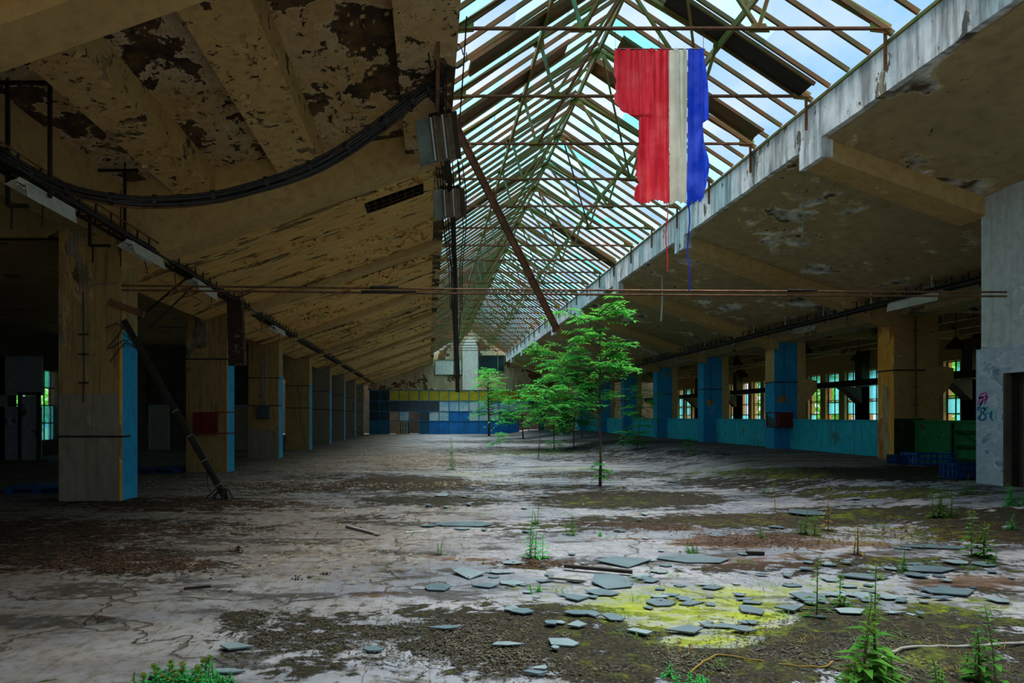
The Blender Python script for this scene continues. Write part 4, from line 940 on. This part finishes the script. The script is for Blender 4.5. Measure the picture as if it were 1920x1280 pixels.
# ---------------------------------------------------------------- glazed partition at the far end
PY = 53.5
r = thing('glazed_partition', 'long blue framed glazed partition with yellow top panes across the far end', 'partition', (-5.17, PY, 0))
xs = [i*.86 for i in range(21)]; zs = [0, 1.13, 1.96, 2.86, 3.78]
for x in xs: mb = MB(); mb.bar((x,0,0),(x,0,3.8),.06,.06); mb.build('mullion', M['part_frame'], r)
for z in zs: mb = MB(); mb.bar((0,-.01,z),(xs[-1],-.01,z),.05,.06); mb.build('transom', M['part_frame'], r)
rows = {0:'panel',1:'glass',2:'glass',3:'top'}
openb = {2:'door', 4:'open', 15:'open', 16:'open'}
for i in range(20):
    for k in range(4):
        if i in openb and k < (2 if i != 15 else 2): continue
        if k == 0: m = M['panel_teal'] if i < 6 or i > 16 else M['panel_blue']; nm = 'lower_panel'
        elif k == 3:
            m = M['pane_yellow'] if 2 <= i <= 19 and i not in (17,) else M['pane_dark']; nm = 'top_pane'
            if i == 17: m = M['pane_brown']
        else:
            nm = 'pane'
            if i < 7: m = M['pane_dark']
            elif k == 1 and i in (8,9): m = M['panel_blue']
            elif i < 13: m = M['pane_pale']
            elif i < 16: m = M['pane_brown'] if k == 1 else M['pane_pale']
            else: m = M['pane_dark']
            if k == 1 and i in (3, 6): m = M['pane_pale']
        mb = MB(); mb.box(i*.86+.03, i*.86+.83, 0, .02, zs[k]+.03, zs[k+1]-.03); mb.build(nm, m, r)
mb = MB(); mb.prism([(9.85,PY-.35,0),(11.3,PY-.35,0),(11.1,PY-.35,1.2),(11.35,PY-.35,2.0),(10.9,PY-.35,3.0),(10.1,PY-.35,2.9),(10.2,PY-.35,1.6),(9.9,PY-.35,.9)][::-1], (0,.25,0))
tag(mb.build('broken_wall', M['gable']), 'ragged broken piece of plastered wall behind the trees, before the far partition', 'wall remnant')
# ---------------------------------------------------------------- plants
def leaflet(mb, p, d, side_v, L, W, droop, mi=0):
    d = d.normalized(); n = d.cross(side_v)
    n = n.normalized() if n.length > 1e-6 else Vector((0,0,1))
    s_ = n.cross(d).normalized(); tip = p+d*L+Vector((0,0,-droop*L)); mid = p+d*(L*.42)+Vector((0,0,-droop*L*.2))
    mb.add([p, mid+s_*W*.5+n*W*.12, tip, mid-s_*W*.5+n*W*.12, mid-n*W*.05], [(0,1,4),(1,2,4),(2,3,4),(3,0,4)], mi)
def pinnate(mb, p, d, L, pairs, ll, rg, droop=.35):
    d = Vector(d).normalized(); pts = []; side = d.cross(Vector((0,0,1)))
    side = side.normalized() if side.length > 1e-4 else Vector((1,0,0))
    for i in range(pairs+1):
        t = i/pairs; pts.append(p+d*L*t+Vector((0,0,-droop*L*t*t)))
    mb.tube(pts, .004, 3, caps=False)
    for i in range(1, pairs+1):
        t = i/pairs; q = pts[i]; l_ = ll*(1-.45*abs(t-.45))*rg.uniform(.8,1.15)
        for s_ in (-1, 1):
            dd = side*s_+d*.45+Vector((0,0,rg.uniform(-.25,.12)))
            leaflet(mb, q, dd, Vector((0,0,1)).cross(dd), l_, l_*.40, .3)
    leaflet(mb, pts[-1], d, Vector((0,0,1)).cross(d), ll*.8, ll*.32, .3)
def tree(base, trunk, branches, leafL, ll, nleaf, seed, label, name='young_tree', m='leaf', r0=.03, extra=()):
    rg = random.Random(seed); r = thing(name, label, 'tree', base, group=None)
    mb = MB(); n = len(trunk); mb.tube(trunk, [r0*(1-.8*i/(n-1)) for i in range(n)], 7); mb.build('trunk', M['bark'], r, smooth=True)
    lf = MB()
    for bpts in branches:
        mb = MB(); k = len(bpts); mb.tube(bpts, [max(.004, r0*.5*(1-.85*i/(k-1))) for i in range(k)], 5); mb.build('branch', M['bark'], r, smooth=True)
        a, b_ = Vector(bpts[0]), Vector(bpts[-1])
        for q in range(nleaf):
            t = rg.uniform(.3, 1.0) if q else 1.0; seg = t*(k-1); i = min(int(seg), k-2)
            p = Vector(bpts[i]).lerp(Vector(bpts[i+1]), seg-i); ang = rg.uniform(0, 2*math.pi)
            d = Vector((math.cos(ang), math.sin(ang), rg.uniform(-.05,.35)))+(b_-a).normalized()*.5
            pinnate(lf, p, d, leafL*rg.uniform(.6,1.1), rg.randint(4,7), ll*rg.uniform(.8,1.2), rg, rg.uniform(.15,.75))
    lf.build('foliage', M[m], r); return r
def spread(trunk, zs, rg, Lf, rise=.35, per=1):
    out = []
    for z in zs:
        for _ in range(per):
            k = len(trunk)-1; t = 0
            for i in range(k):
                if trunk[i][2] <= z <= trunk[i+1][2]: t = (z-trunk[i][2])/(trunk[i+1][2]-trunk[i][2]); break
            p = Vector(trunk[i]).lerp(Vector(trunk[i+1]), t); a = rg.uniform(0, 2*math.pi); L = Lf(z)*rg.uniform(.7,1.1)
            d = Vector((math.cos(a), math.sin(a)*.8, rise))
            out.append([p, p+d*L*.5+Vector((0,0,.03)), p+d*L])
    return out
rg = random.Random(31)
# tall tree in the middle
b0 = Fl(1125, 912); H = 4.0
trunk = [Vector((0,0,0)), Vector((.02,0,.6)), Vector((-.01,.02,1.3)), Vector((.0,0,2.1)), Vector((.01,0,2.8)), Vector((-.01,0,3.4)), Vector((.0,0,3.75))]
br = spread(trunk, [1.8,2.0,2.2,2.35,2.5,2.7,2.85,3.0,3.15,3.3,3.45,3.6,3.72], rg, lambda z: rg.uniform(.3,.8), .55, 1)
br.append([Vector((0,0,1.9)), Vector((-.22,0,2.3)), Vector((-.45,.05,2.75)), Vector((-.5,.05,3.1))]); br.append([Vector((0,0,2.2)), Vector((.18,0,2.6)), Vector((.28,0,3.0))])
for (x, z) in ((-1.15,2.35),(-.95,2.6),(-1.3,2.1),(-.75,2.85),(-1.0,2.0),(-.7,2.2),(.55,2.75),(.6,3.05),(-.5,3.3),(.75,2.55),(-.6,1.8),(.35,3.75),(-.85,1.7),(-.4,2.0)):
    br.append([Vector((0,0,z-.45)), Vector((x*.5,rg.uniform(-.3,.3),z-.12)), Vector((x,rg.uniform(-.5,.5),z))])
tree(b0, trunk, br, .46, .17, 6, 5, 'tallest young tree with feathery leaves, growing through the floor in the middle', r0=.034)
# dense saplings behind it
def sap(px, py, topy, wid, n, seed, label, m='leaf', Lf=.5, ll=.16, low=.35, nl=4, r0=.025, lean=0):
    b_ = Fl(px, py); Y = b_.y; Hh = (py-topy)*Y/FP; rgx = random.Random(seed)
    tk = [Vector((lean*t*t+.05*math.sin(t*5+seed), .05*math.cos(t*4), Hh*t)) for t in (0,.2,.4,.6,.8,.95)]
    w = wid*Y/FP
    zs_ = [Hh*(low+(.93-low)*i/(n-1)) for i in range(n)]
    return tree(b_, tk, spread(tk, zs_, rgx, lambda z: w*(.55+.45*math.sin(math.pi*min(1, max(0,(z/Hh-low)/(1-low)+.15)))), .22, 2), Lf, ll, nl, seed, label, m=m, r0=r0)
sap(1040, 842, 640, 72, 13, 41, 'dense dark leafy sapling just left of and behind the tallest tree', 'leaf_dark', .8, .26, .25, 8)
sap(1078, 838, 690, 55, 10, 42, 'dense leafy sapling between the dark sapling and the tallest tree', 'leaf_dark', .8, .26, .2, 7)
sap(1012, 858, 715, 30, 7, 43, 'thin sapling with bent stem left of the dark sapling', 'leaf', .5, .15, .5, 4, .016)
sap(1195, 848, 730, 32, 8, 44, 'small sapling leaning right in front of the far blue columns', 'leaf', .5, .15, .25, 4, .016, .3)
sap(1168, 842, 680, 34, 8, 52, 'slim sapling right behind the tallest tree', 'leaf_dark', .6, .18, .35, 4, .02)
sap(916, 817, 690, 34, 9, 45, 'leafy young tree with large leaf tufts before the far partition', 'leaf', 1.3, .42, .3, 4, .10)
sap(980, 822, 740, 46, 7, 46, 'spreading young tree behind, left of the dark saplings', 'leaf', 1.1, .36, .3, 5, .06)
sap(1092, 822, 745, 26, 7, 47, 'small far sapling seen behind the tallest trunk', 'leaf', .9, .3, .3, 3, .03)
sap(934, 838, 812, 14, 4, 48, 'low bushy green plant left of the thin saplings', 'leaf', .35, .12, .2, 5, .01)
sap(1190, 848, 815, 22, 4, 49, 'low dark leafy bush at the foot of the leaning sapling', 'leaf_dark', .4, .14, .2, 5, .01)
sap(1128, 912, 868, 9, 3, 50, 'tiny sapling at the foot of the tallest tree', 'leaf', .2, .08, .4, 4, .006)
sap(1290, 842, 824, 9, 3, 51, 'tiny green seedling in front of the blue columns', 'leaf', .2, .09, .3, 3, .006)
sap(1040, 846, 828, 16, 3, 54, 'low grassy tuft under the dense saplings', 'leaf', .3, .09, .1, 5, .006)
# weeds
def weed(px, py, hpx, seed, label, kind='tall', stems=3, m='weed'):
    b_ = Fl(px, py); Y = b_.y; Hh = hpx*Y/FP; rg = random.Random(seed)
    r = thing('weed', label, 'weed', b_, group='weeds growing through the floor')
    lf = MB(); flw = MB()
    for s_ in range(stems):
        h = Hh*(1 if s_ == 0 else rg.uniform(.35,.9)); sp_ = min(.02*stems, .17); ox, oy = rg.uniform(-sp_, sp_), rg.uniform(-sp_, sp_)*.7
        lx, ly = rg.uniform(-.12,.12)*h, rg.uniform(-.08,.08)*h
        pts = [Vector((ox+lx*t*t, oy+ly*t, h*t)) for t in (0,.25,.5,.75,1)]
        mb = MB(); mb.tube(pts, [.006,.005,.004,.003,.0015] if Hh > .3 else [.003]*5, 4); mb.build('stem', M['stem'], r)
        n = int((12+h*34)*(2.2 if kind == 'low' else 1))
        for i in range(n):
            t = (i+.5)/n; seg = t*4; k = min(int(seg), 3); p = pts[k].lerp(pts[k+1], seg-k)
            a = i*2.4+rg.uniform(-.4,.4); L = (Hh**.6)*(.20 if kind == 'tall' else .30)*(1.05-t*.7)*rg.uniform(.7,1.2); L = min(L, .17)*(.6 if kind == 'low' else 1)
            if kind == 'rosette' and t > .45: L *= .5
            d = Vector((math.cos(a), math.sin(a), (.1 if kind == 'low' else .35)+.5*t)); leaflet(lf, p, d, Vector((0,0,1)).cross(d), L, L*.34, .5)
        if kind == 'flower' or kind == 'rosette':
            for i in range(9):
                a = rg.uniform(0,6.28); p = pts[4]+Vector((math.cos(a)*.04, math.sin(a)*.04, rg.uniform(-.12,.02)))*min(1.5, h*1.4)
                flw.tube([pts[3].lerp(pts[4], .6), p], .0012, 3, caps=False)
                for q in range(5): a2 = q*1.256; leaflet(flw, p, Vector((math.cos(a2), math.sin(a2), .8)), Vector((0,0,1)), .014, .008, 0)
    lf.build('leaves', M[m], r)
    if flw.v: flw.build('flower_heads', M['weed_yel'], r)
    return r
weed(1005,1048,95,1,'nettle-like weed with broad leaves, alone in the middle of the floor',stems=4,m='leaf')
weed(1068,1003,42,2,'short weed just behind the lone nettle-like weed',stems=3)
weed(1008,982,40,61,'faint weed rising behind the lone nettle-like weed',stems=2)
weed(1130,1005,14,3,'tiny weed with round leaves right of the lone nettle-like weed','low',3,'leaf')
weed(1532,1162,120,4,'single tall thin weed with brown leaves among the glass, right foreground',stems=1)
weed(1575,1140,60,5,'branching thin weed beside the single tall thin weed','flower',2)
weed(1630,1285,225,6,'largest flowering weed with broad basal leaves at the bottom right','rosette',4)
weed(1600,1292,60,7,'bushy leaf clump at the foot of the largest flowering weed','rosette',5)
weed(1668,1290,110,8,'weed right of the largest flowering weed, cut by the bottom edge','rosette',3)
weed(1865,1285,150,9,'dark upright weed at the bottom right corner',stems=4)
weed(1825,1262,70,10,'short weed left of the corner weed behind the pale strip',stems=2)
weed(1765,972,68,11,'tall yellowish weed clump in front of the blue crates',stems=7)
weed(1815,940,40,12,'weed by the corner of the grey block',stems=4)
weed(1832,1045,85,13,'upright yellow flowering weed at the right side','flower',4)
weed(1850,1062,30,62,'low weed in front of the upright yellow flowering weed','low',3)
weed(1905,965,42,14,'bright green broad-leaved weed at the right edge','low',5,'leaf')
weed(1895,998,35,63,'small broad-leaved weed under the one at the right edge','low',4,'leaf')
weed(1440,925,26,15,'small weed on the far moss patch',stems=4)
weed(1428,1010,28,16,'small weed in the brown moss, left of its taller neighbour',stems=3)
weed(1512,1003,50,17,'upright weed in the brown moss in the middle right',stems=5)
weed(1555,995,85,18,'very thin tall dry stalk in the middle right',stems=1,m='dry')
weed(1608,1040,62,19,'dry reddish weed by the bright floor streak',stems=3,m='dry')
weed(1650,992,24,20,'small weed past the dry reddish weed',stems=3)
weed(1302,1035,22,21,'small yellowish tuft beside the big glass sheet','low',5)
weed(1860,905,34,22,'weed at the foot of the grey block',stems=3)
weed(330,1285,44,23,'low bushy green plant at the bottom left','flower',26,'leaf_dark')
weed(365,1290,36,24,'right part of the bushy growth at the bottom left','low',14,'leaf_dark')
weed(250,1290,26,25,'sparse sprig left of the bushy green plant at the bottom left','low',3)
weed(848,880,60,26,'thin pale weed with dry flower head, left of the middle','flower',2)
weed(825,1040,28,27,'tiny sprig on the pale tiles left of the nettle-like weed',stems=2)
weed(1300,1288,40,28,'grassy clump at the bottom, left of the twig','low',8,'leaf')
weed(1690,1075,45,29,'thin stems by the stack of glass sheets','low',2)
weed(1750,1290,60,30,'weed at the bottom right between the two tall ones',stems=3)
weed(1455,960,55,31,'thin dry stem past the wet floor streak',stems=1,m='dry')
weed(1300,862,30,32,'small far weed in front of the blue columns',stems=3)
weed(1010,1110,16,33,'flat green leaf tuft beside the fallen glass, centre foreground','low',4,'leaf')
# grass tufts
rg = random.Random(77)
for k in range(46):
    px, py = rg.uniform(1050,1920), rg.uniform(935,1280)
    if k < 12: px = rg.uniform(780,1300); py = rg.uniform(850,1000)
    b_ = Fl(px, py); mb = MB()
    for i in range(26):
        a = rg.uniform(0,6.28); L = rg.uniform(.04,.13); d = Vector((math.cos(a)*.6, math.sin(a)*.6, 1)); p = Vector((rg.uniform(-.09,.09), rg.uniform(-.07,.07), 0))
        leaflet(mb, p, d, Vector((math.sin(a),-math.cos(a),0)), L, .005, .3)
    o = mb.build('grass_tuft', M['weed'] if rg.random() < .45 else M['dry']); o.location = b_
    zz_ = 'in the foreground soil' if py > 1120 else 'between the glass sheets' if py > 1030 else 'on the middle moss' if py > 930 else 'far off near the trees'
    tag(o, '%s tuft of grass sprouting %s' % (o.data.materials[0].name.split('_')[0].replace('weed','green'), zz_), 'grass', 'grass tufts '+zz_)
# ---------------------------------------------------------------- fallen glass sheets
def shard(px, py, wpx, dpx, seed, label=None, m='shard', th=.008, tilt=0.0, n=None, lift=0.0):
    b_ = Fl(px, py); Y = b_.y; w = wpx*Y/FP/2; dep = dpx*Y*Y/(EYE*FP)/2; rg = random.Random(seed); n = n or rg.randint(4, 6)
    angs = sorted((i+rg.uniform(-.32,.32))*2*math.pi/n for i in range(n)); poly = [(math.cos(a)*w*rg.uniform(.8,1.08), math.sin(a)*dep*rg.uniform(.8,1.08), 0) for a in angs]
    mb = MB(); mb.prism(poly, (0,0,th)); o = mb.build('glass_shard', M[m]); o.location = (b_.x, b_.y, hz(b_.x, b_.y)+.004+lift*.6+abs(tilt)*dep*.9); o.rotation_euler = (tilt, rg.uniform(-.02,.02), 0)
    tag(o, label or 'broken sheet of grey blue roof glass lying flat on the floor', 'glass', None if label else 'broken roof glass on the floor')
    return o
BIG = [(881,1078,68,18,'tilted glass sheet alone on the pale tiles, left of the middle',.12),(821,1104,56,13,'lens-shaped glass piece lowest left of the tilted sheet',.05),(912,1100,56,9,'narrow mossy glass piece right of the lens-shaped one',0),
 (870,985,135,11,'long flat glass sheet in the middle distance left of the weed',0),(1175,1057,112,20,'large curved glass sheet right of the nettle-like weed',.05),(1300,1050,160,16,'wide glass sheet leaning on the grass in the centre',0),
 (1146,1095,84,26,'thick glass sheet above the yellow moss, below the black batten',.08),(1080,1124,54,13,'glass piece left of the yellow moss, upper one',0),(1285,1187,82,18,'glass sheet in the middle of the yellow moss',.03),
 (1408,1147,52,17,'dark glass sheet at the right of the yellow moss',.05),(1515,1126,76,19,'squarish glass sheet by the single tall thin weed',.03),(1480,1148,64,12,'narrow glass sheet below the squarish one',0),(1778,1115,118,16,'broad glass sheet right of the large weed',.02),
 (1622,1085,116,13,'long glass sheet behind the large weed',.04),(1735,1072,150,13,'long glass strip behind the broad sheet',.03),(1050,1217,68,17,'kite-shaped glass piece in the dark soil, bottom centre',.02),(1041,1228,18,7,'small chip touching the kite-shaped glass',0),
 (1080,1183,42,13,'glass piece above the kite-shaped one',.04),(1034,1178,28,9,'small upright-edged glass above the dark soil',.02),(1152,1166,44,13,'small dark glass at the left rim of the yellow moss',.05),(700,1225,46,10,'glass piece alone in the bottom left of centre',.02),
 (445,1218,66,15,'pale glass piece beside the bushy plant at bottom left',.02),(428,1262,62,9,'pale glass scrap right of the bushy plant',0),(1000,1272,50,10,'glass scrap at the bottom edge, centre',0),(1013,1262,34,9,'small pale glass above the bottom scrap',0),
 (1200,1192,52,13,'pale glass left of the sheet in the yellow moss',.02),(1392,1187,54,10,'glass piece right of the sheet in the yellow moss',.02),(1300,1133,60,11,'glass piece at the upper rim of the yellow moss',0),(1755,1028,130,11,'flat glass sheet on the bright streak, far right',0),
 (1510,965,90,12,'flat wet glass sheet in the mid distance',0),(1240,1133,60,13,'pointed glass piece above the yellow moss, right',.05),(962,1150,36,12,'pale glass left of the dark soil',.03),(978,1154,48,12,'rounded glass piece at the edge of the dark soil',.03)]
for i, (px, py, w, d, lb, tl) in enumerate(BIG): shard(px, py, w, d, 100+i, lb, 'shard_pale' if ('pale' in lb or 'kite' in lb) else 'shard', .010, tl, lift=.004*(i % 3))
rg = random.Random(55)
ZN = lambda px, py: ('on the yellow moss' if 1120 < px < 1480 and 1090 < py < 1230 else 'on the dark soil' if py > 1165 else 'among the far pale floor streaks' if py < 1000 else 'in the crowd of glass behind the large weed' if px > 1480 else 'in the crowd of glass above the yellow moss' if px > 1050 else 'on the pale tiles left of the moss')
for k in range(140):
    if k < 62: px, py = rg.gauss(1290, 210), rg.gauss(1105, 42)
    elif k < 110: px, py = rg.gauss(1650, 140), rg.uniform(1055, 1135)
    elif k < 130: px, py = rg.uniform(800, 1300), rg.uniform(905, 1000)
    else: px, py = rg.uniform(900, 1850), rg.uniform(930, 1260)
    py = max(845, min(1262, py)); s_ = (py-781)/330
    w_ = 16+52*rg.random()**1.7; pal = rg.random() < .3
    o = shard(px, py, w_*s_, rg.uniform(4, 10)*s_*(w_/45)**.5, 500+k, None, 'shard_pale' if pal else 'shard', .006, rg.uniform(0, .05), lift=rg.uniform(0,.012))
    z_ = ZN(px, py); o['label'] = '%s %s glass piece lying %s' % ('small' if w_ < 40 else 'larger', 'pale' if pal else 'slate blue', z_); o['group'] = 'broken roof glass '+z_
# battens, strips, litter pieces
def stick(px0, py0, px1, py1, w, h, m, name, label, cat='batten', lift=.03):
    a, b_ = Fl(px0, py0), Fl(px1, py1); a.z = hz(a.x, a.y)+h*.5+lift-.03; b_.z = hz(b_.x, b_.y)+h*.5+lift-.03; c = (a+b_)/2; mb = MB(); mb.bar(a-c, b_-c, w, h); o = mb.build(name, M[m]); o.location = c; return tag(o, label, cat)
stick(1058,1069,1186,1079,.05,.03,'black','wooden_batten','black batten lying across glass in the centre foreground',lift=.05)
stick(1028,1089,1096,1095,.03,.02,'pvc','plastic_strip','short pale strip below the black batten',lift=.05)
stick(650,989,712,1005,.04,.03,'pvc','wooden_batten','grey stick lying left of the middle')
stick(760,1000,800,997,.03,.02,'lamp_white','plastic_strip','short white strip right of the grey stick')
stick(345,1105,395,1101,.03,.02,'black','wooden_batten','short black stick on the pale floor, left')
stick(1400,1040,1432,1041,.05,.04,'black','wooden_batten','short black block in the brown moss')
stick(1480,1148,1570,1150,.02,.01,'black','wooden_batten','thin dark lath across the glass right of the moss')
def curve_thing(pix, r_, m, name, label, cat):
    pts = [Fl(*p)+Vector((0,0,.03+r_)) for p in pix]; c = pts[0].copy(); sp = []
    for i in range(len(pts)-1):
        for k in range(5): sp.append(pts[i].lerp(pts[i+1], k/5)-c+Vector((0,0,.004*math.sin(i*3+k))))
    sp.append(pts[-1]-c); mb = MB(); mb.tube(sp, r_, 6); o = mb.build(name, M[m], smooth=True); o.location = c; tag(o, label, cat)
curve_thing([(1650,1252),(1670,1235),(1695,1226),(1760,1223),(1840,1222),(1925,1216)], .010, 'pvc', 'plastic_conduit', 'bent grey plastic conduit lying at the bottom right', 'conduit')
curve_thing([(1292,1275),(1318,1250),(1345,1237),(1420,1248),(1500,1260),(1545,1262),(1562,1250)], .005, 'dry', 'dry_vine', 'thin reddish dry vine curling across the bottom right soil', 'twig')
# clods of dirt
for k, (px, py, s_) in enumerate(((443,1035,30),(180,1163,26),(555,1087,18),(580,1084,12),(610,1077,14),(462,1082,12),(275,1200,8),(1300,1136,8),(430,1110,10),(395,1085,8),(1170,898,8),(825,1130,10),(300,1095,8),(340,1110,9),(190,1135,9))):
    b_ = Fl(px, py); w = s_*b_.y/FP; mb = MB(); rgc = random.Random(k)
    for q in range(22):
        c = Vector((rgc.gauss(0,.28)*w, rgc.gauss(0,.25)*w, abs(rgc.gauss(0,.16))*w)); e = w*rgc.uniform(.08,.2)
        mb.add([c+Vector((rgc.uniform(-1,1), rgc.uniform(-1,1), rgc.uniform(-.6,1)))*e for _ in range(5)], [(0,1,2),(0,2,3),(0,3,4),(1,2,4),(2,3,4),(0,1,4)])
    o = mb.build('dirt_clod', M['litter']); o.location = b_; tag(o, ['large brown clump of rotten leaves on the pale floor at the left','brown dirt clump on the crack at the lower left'][k] if k < 2 else 'small dark crumb of dirt on the pale floor', 'dirt', None if k < 2 else 'crumbs of dirt')
# litter: uncountable chips
def scatter(name, regs, m, label, cat, size, seed, flat=.35):
    rg = random.Random(seed); mb = MB()
    for (cx, cy, rx, ry, n) in regs:
        for _ in range(n):
            py = cy+ry*rg.gauss(0,.5); px = cx+rx*rg.gauss(0,.5)
            if py < 800 or py > 1300: continue
            p = Fl(px, py)
            if CLO-.1 < p.x < CLI+.1 and any(y-.1 < p.y < y+.7 for y in COLY) or p.x < -8 or p.x > 12.2: continue
            e = size*rg.uniform(.4,1.3)*(1 if p.y < 9 else 1.35); a = rg.uniform(0,6.28); p.z += .008+rg.random()*.02
            ca, sa = math.cos(a), math.sin(a); l_ = e*rg.uniform(1,2.2); t1, t2 = rg.uniform(-flat,flat)*e, rg.uniform(-flat,flat)*e
            q = [Vector((-l_,0,0)), Vector((0,-e*.6,t1)), Vector((l_,0,t2)), Vector((0,e*.6,-t1)), Vector((0,0,e*.6))]
            mb.add([p+Vector((v.x*ca-v.y*sa, v.x*sa+v.y*ca, abs(v.z))) for v in q], [(0,1,4),(1,2,4),(2,3,4),(3,0,4)])
    return tag(mb.build(name, m), label, cat, kind='stuff')
scatter('leaf_litter', [(60,1040,260,28,3200),(250,1060,160,18,1600),(60,1000,260,24,2200),(300,990,200,16,1200),(330,945,200,12,1500),(560,915,160,10,1000),(760,908,150,10,1500),(1420,1015,140,16,1200),(1400,978,210,12,900),(1000,1058,90,8,250),(1700,1000,240,30,1200),(1200,985,160,14,500)], M['litter'], 'brown leaf litter strewn on the floor', 'litter', .016, 1)
scatter('gravel', [(900,1205,230,50,3600),(1150,1240,300,36,3000),(560,1195,150,40,900),(1620,1200,280,52,3200),(1700,1250,200,30,1200),(800,935,170,8,500),(1180,938,200,10,700),(500,1160,90,20,250)], M['chips'], 'dark earth crumbs and small grit on the floor', 'grit', .010, 2, .6)
scatter('rubble', [(740,862,140,22,1500),(600,880,180,22,1300),(760,905,150,10,1100),(470,915,160,20,500),(560,850,220,14,800),(300,905,220,14,400),(600,1000,300,90,500),(1000,900,300,30,500)], M['stone'], 'pale plaster rubble strewn on the floor', 'rubble', .022, 3, .6)
scatter('rubble', [(900,1050,500,90,500),(600,1150,400,90,400),(1400,1100,300,60,400),(1300,930,400,60,400)], M['chips'], 'scattered small crumbs over the whole middle floor', 'grit', .008, 4, .5)
# peeling paint flakes hanging from the left ceilings
rg = random.Random(8); mb = MB()
for _ in range(3200):
    y = rg.uniform(11.5, 30) if rg.random() < .8 else rg.uniform(30, 50); x = rg.uniform(-5.2, .2)
    f = noise.noise(Vector((x*.35, y*1.3, 4)))
    if f < .05: continue
    z = slabz(x)-.012; e = rg.uniform(.015,.07); a = rg.uniform(-.5,.5); dx, dy = math.cos(a)*e*1.6, math.sin(a)*e*1.6
    mb.add([(x,y,z+.02),(x+dx,y+dy,z+.02),(x+dx*.9,y+dy-e*.6,z-e*.45),(x+dx*.1,y-e*.7,z-e*.5),(x+dx*.5,y+dy-e*1.1,z-e*.7)], [(0,1,2,3),(3,2,4)])
tag(mb.build('paint_flake', M['slab_left']), 'curling flakes of ochre paint hanging under the left slab', 'paint flakes', kind='stuff')
mb = MB()
for _ in range(1500):
    y = rg.uniform(6.2, 10.9); x = rg.uniform(-5.0, .2); f = noise.noise(Vector((x*1.1, y*.9, 9)))
    if f < .02: continue
    z = bayz(x)
    if -4.42 < x < -3.78 or -2.6 < x < -1.85: z -= .42
    e = rg.uniform(.02,.08); a = rg.uniform(0,6.28); dx, dy = math.cos(a)*e, math.sin(a)*e
    mb.add([(x,y,z+.01),(x+dx,y+dy,z+.01),(x+dx*.9-dy*.5,y+dy+dx*.5,z-e*.4),(x-dy*.6,y+dx*.6,z-e*.6)], [(0,1,2,3)])
tag(mb.build('paint_flake', M['beam']), 'curling flakes of paint hanging in the raised bay', 'paint flakes', kind='stuff')
# ---------------------------------------------------------------- trees and bank outside
rg = random.Random(17)
def outside(x, y, h, w, label):
    r = thing('outside_tree', label, 'tree', (x, y, -.3), group='trees outside the windows')
    mb = MB(); mb.tube([(0,0,0),(0.1,0,h*.5),(0,.1,h*.8)], [.2,.14,.05], 7); mb.build('trunk', M['bark'], r)
    lf = MB()
    for _ in range(1300):
        a = rg.uniform(0,6.28); t = rg.uniform(-1,1); rr = w*math.sqrt(max(0,1-t*t))*rg.uniform(.5,1); p = Vector((math.cos(a)*rr, math.sin(a)*rr, h*.55+t*h*.45))
        d = Vector((rg.uniform(-1,1), rg.uniform(-1,1), rg.uniform(-.6,.6))); leaflet(lf, p, d, Vector((0,0,1)), .35, .26, .3)
    lf.build('foliage', M['far_leaf'], r)
for k, (x, y) in enumerate(((27,21),(25.5,27.5),(28,34),(26,41),(28,49),(26,56),(-20,24),(-21,31))):
    outside(x, y, rg.uniform(4.5,6.5), rg.uniform(1.6,2.3), 'green tree outside the %s windows, %s from the camera' % (('right', ORD[k]) if k < 6 else ('left', ORD[k-6])))
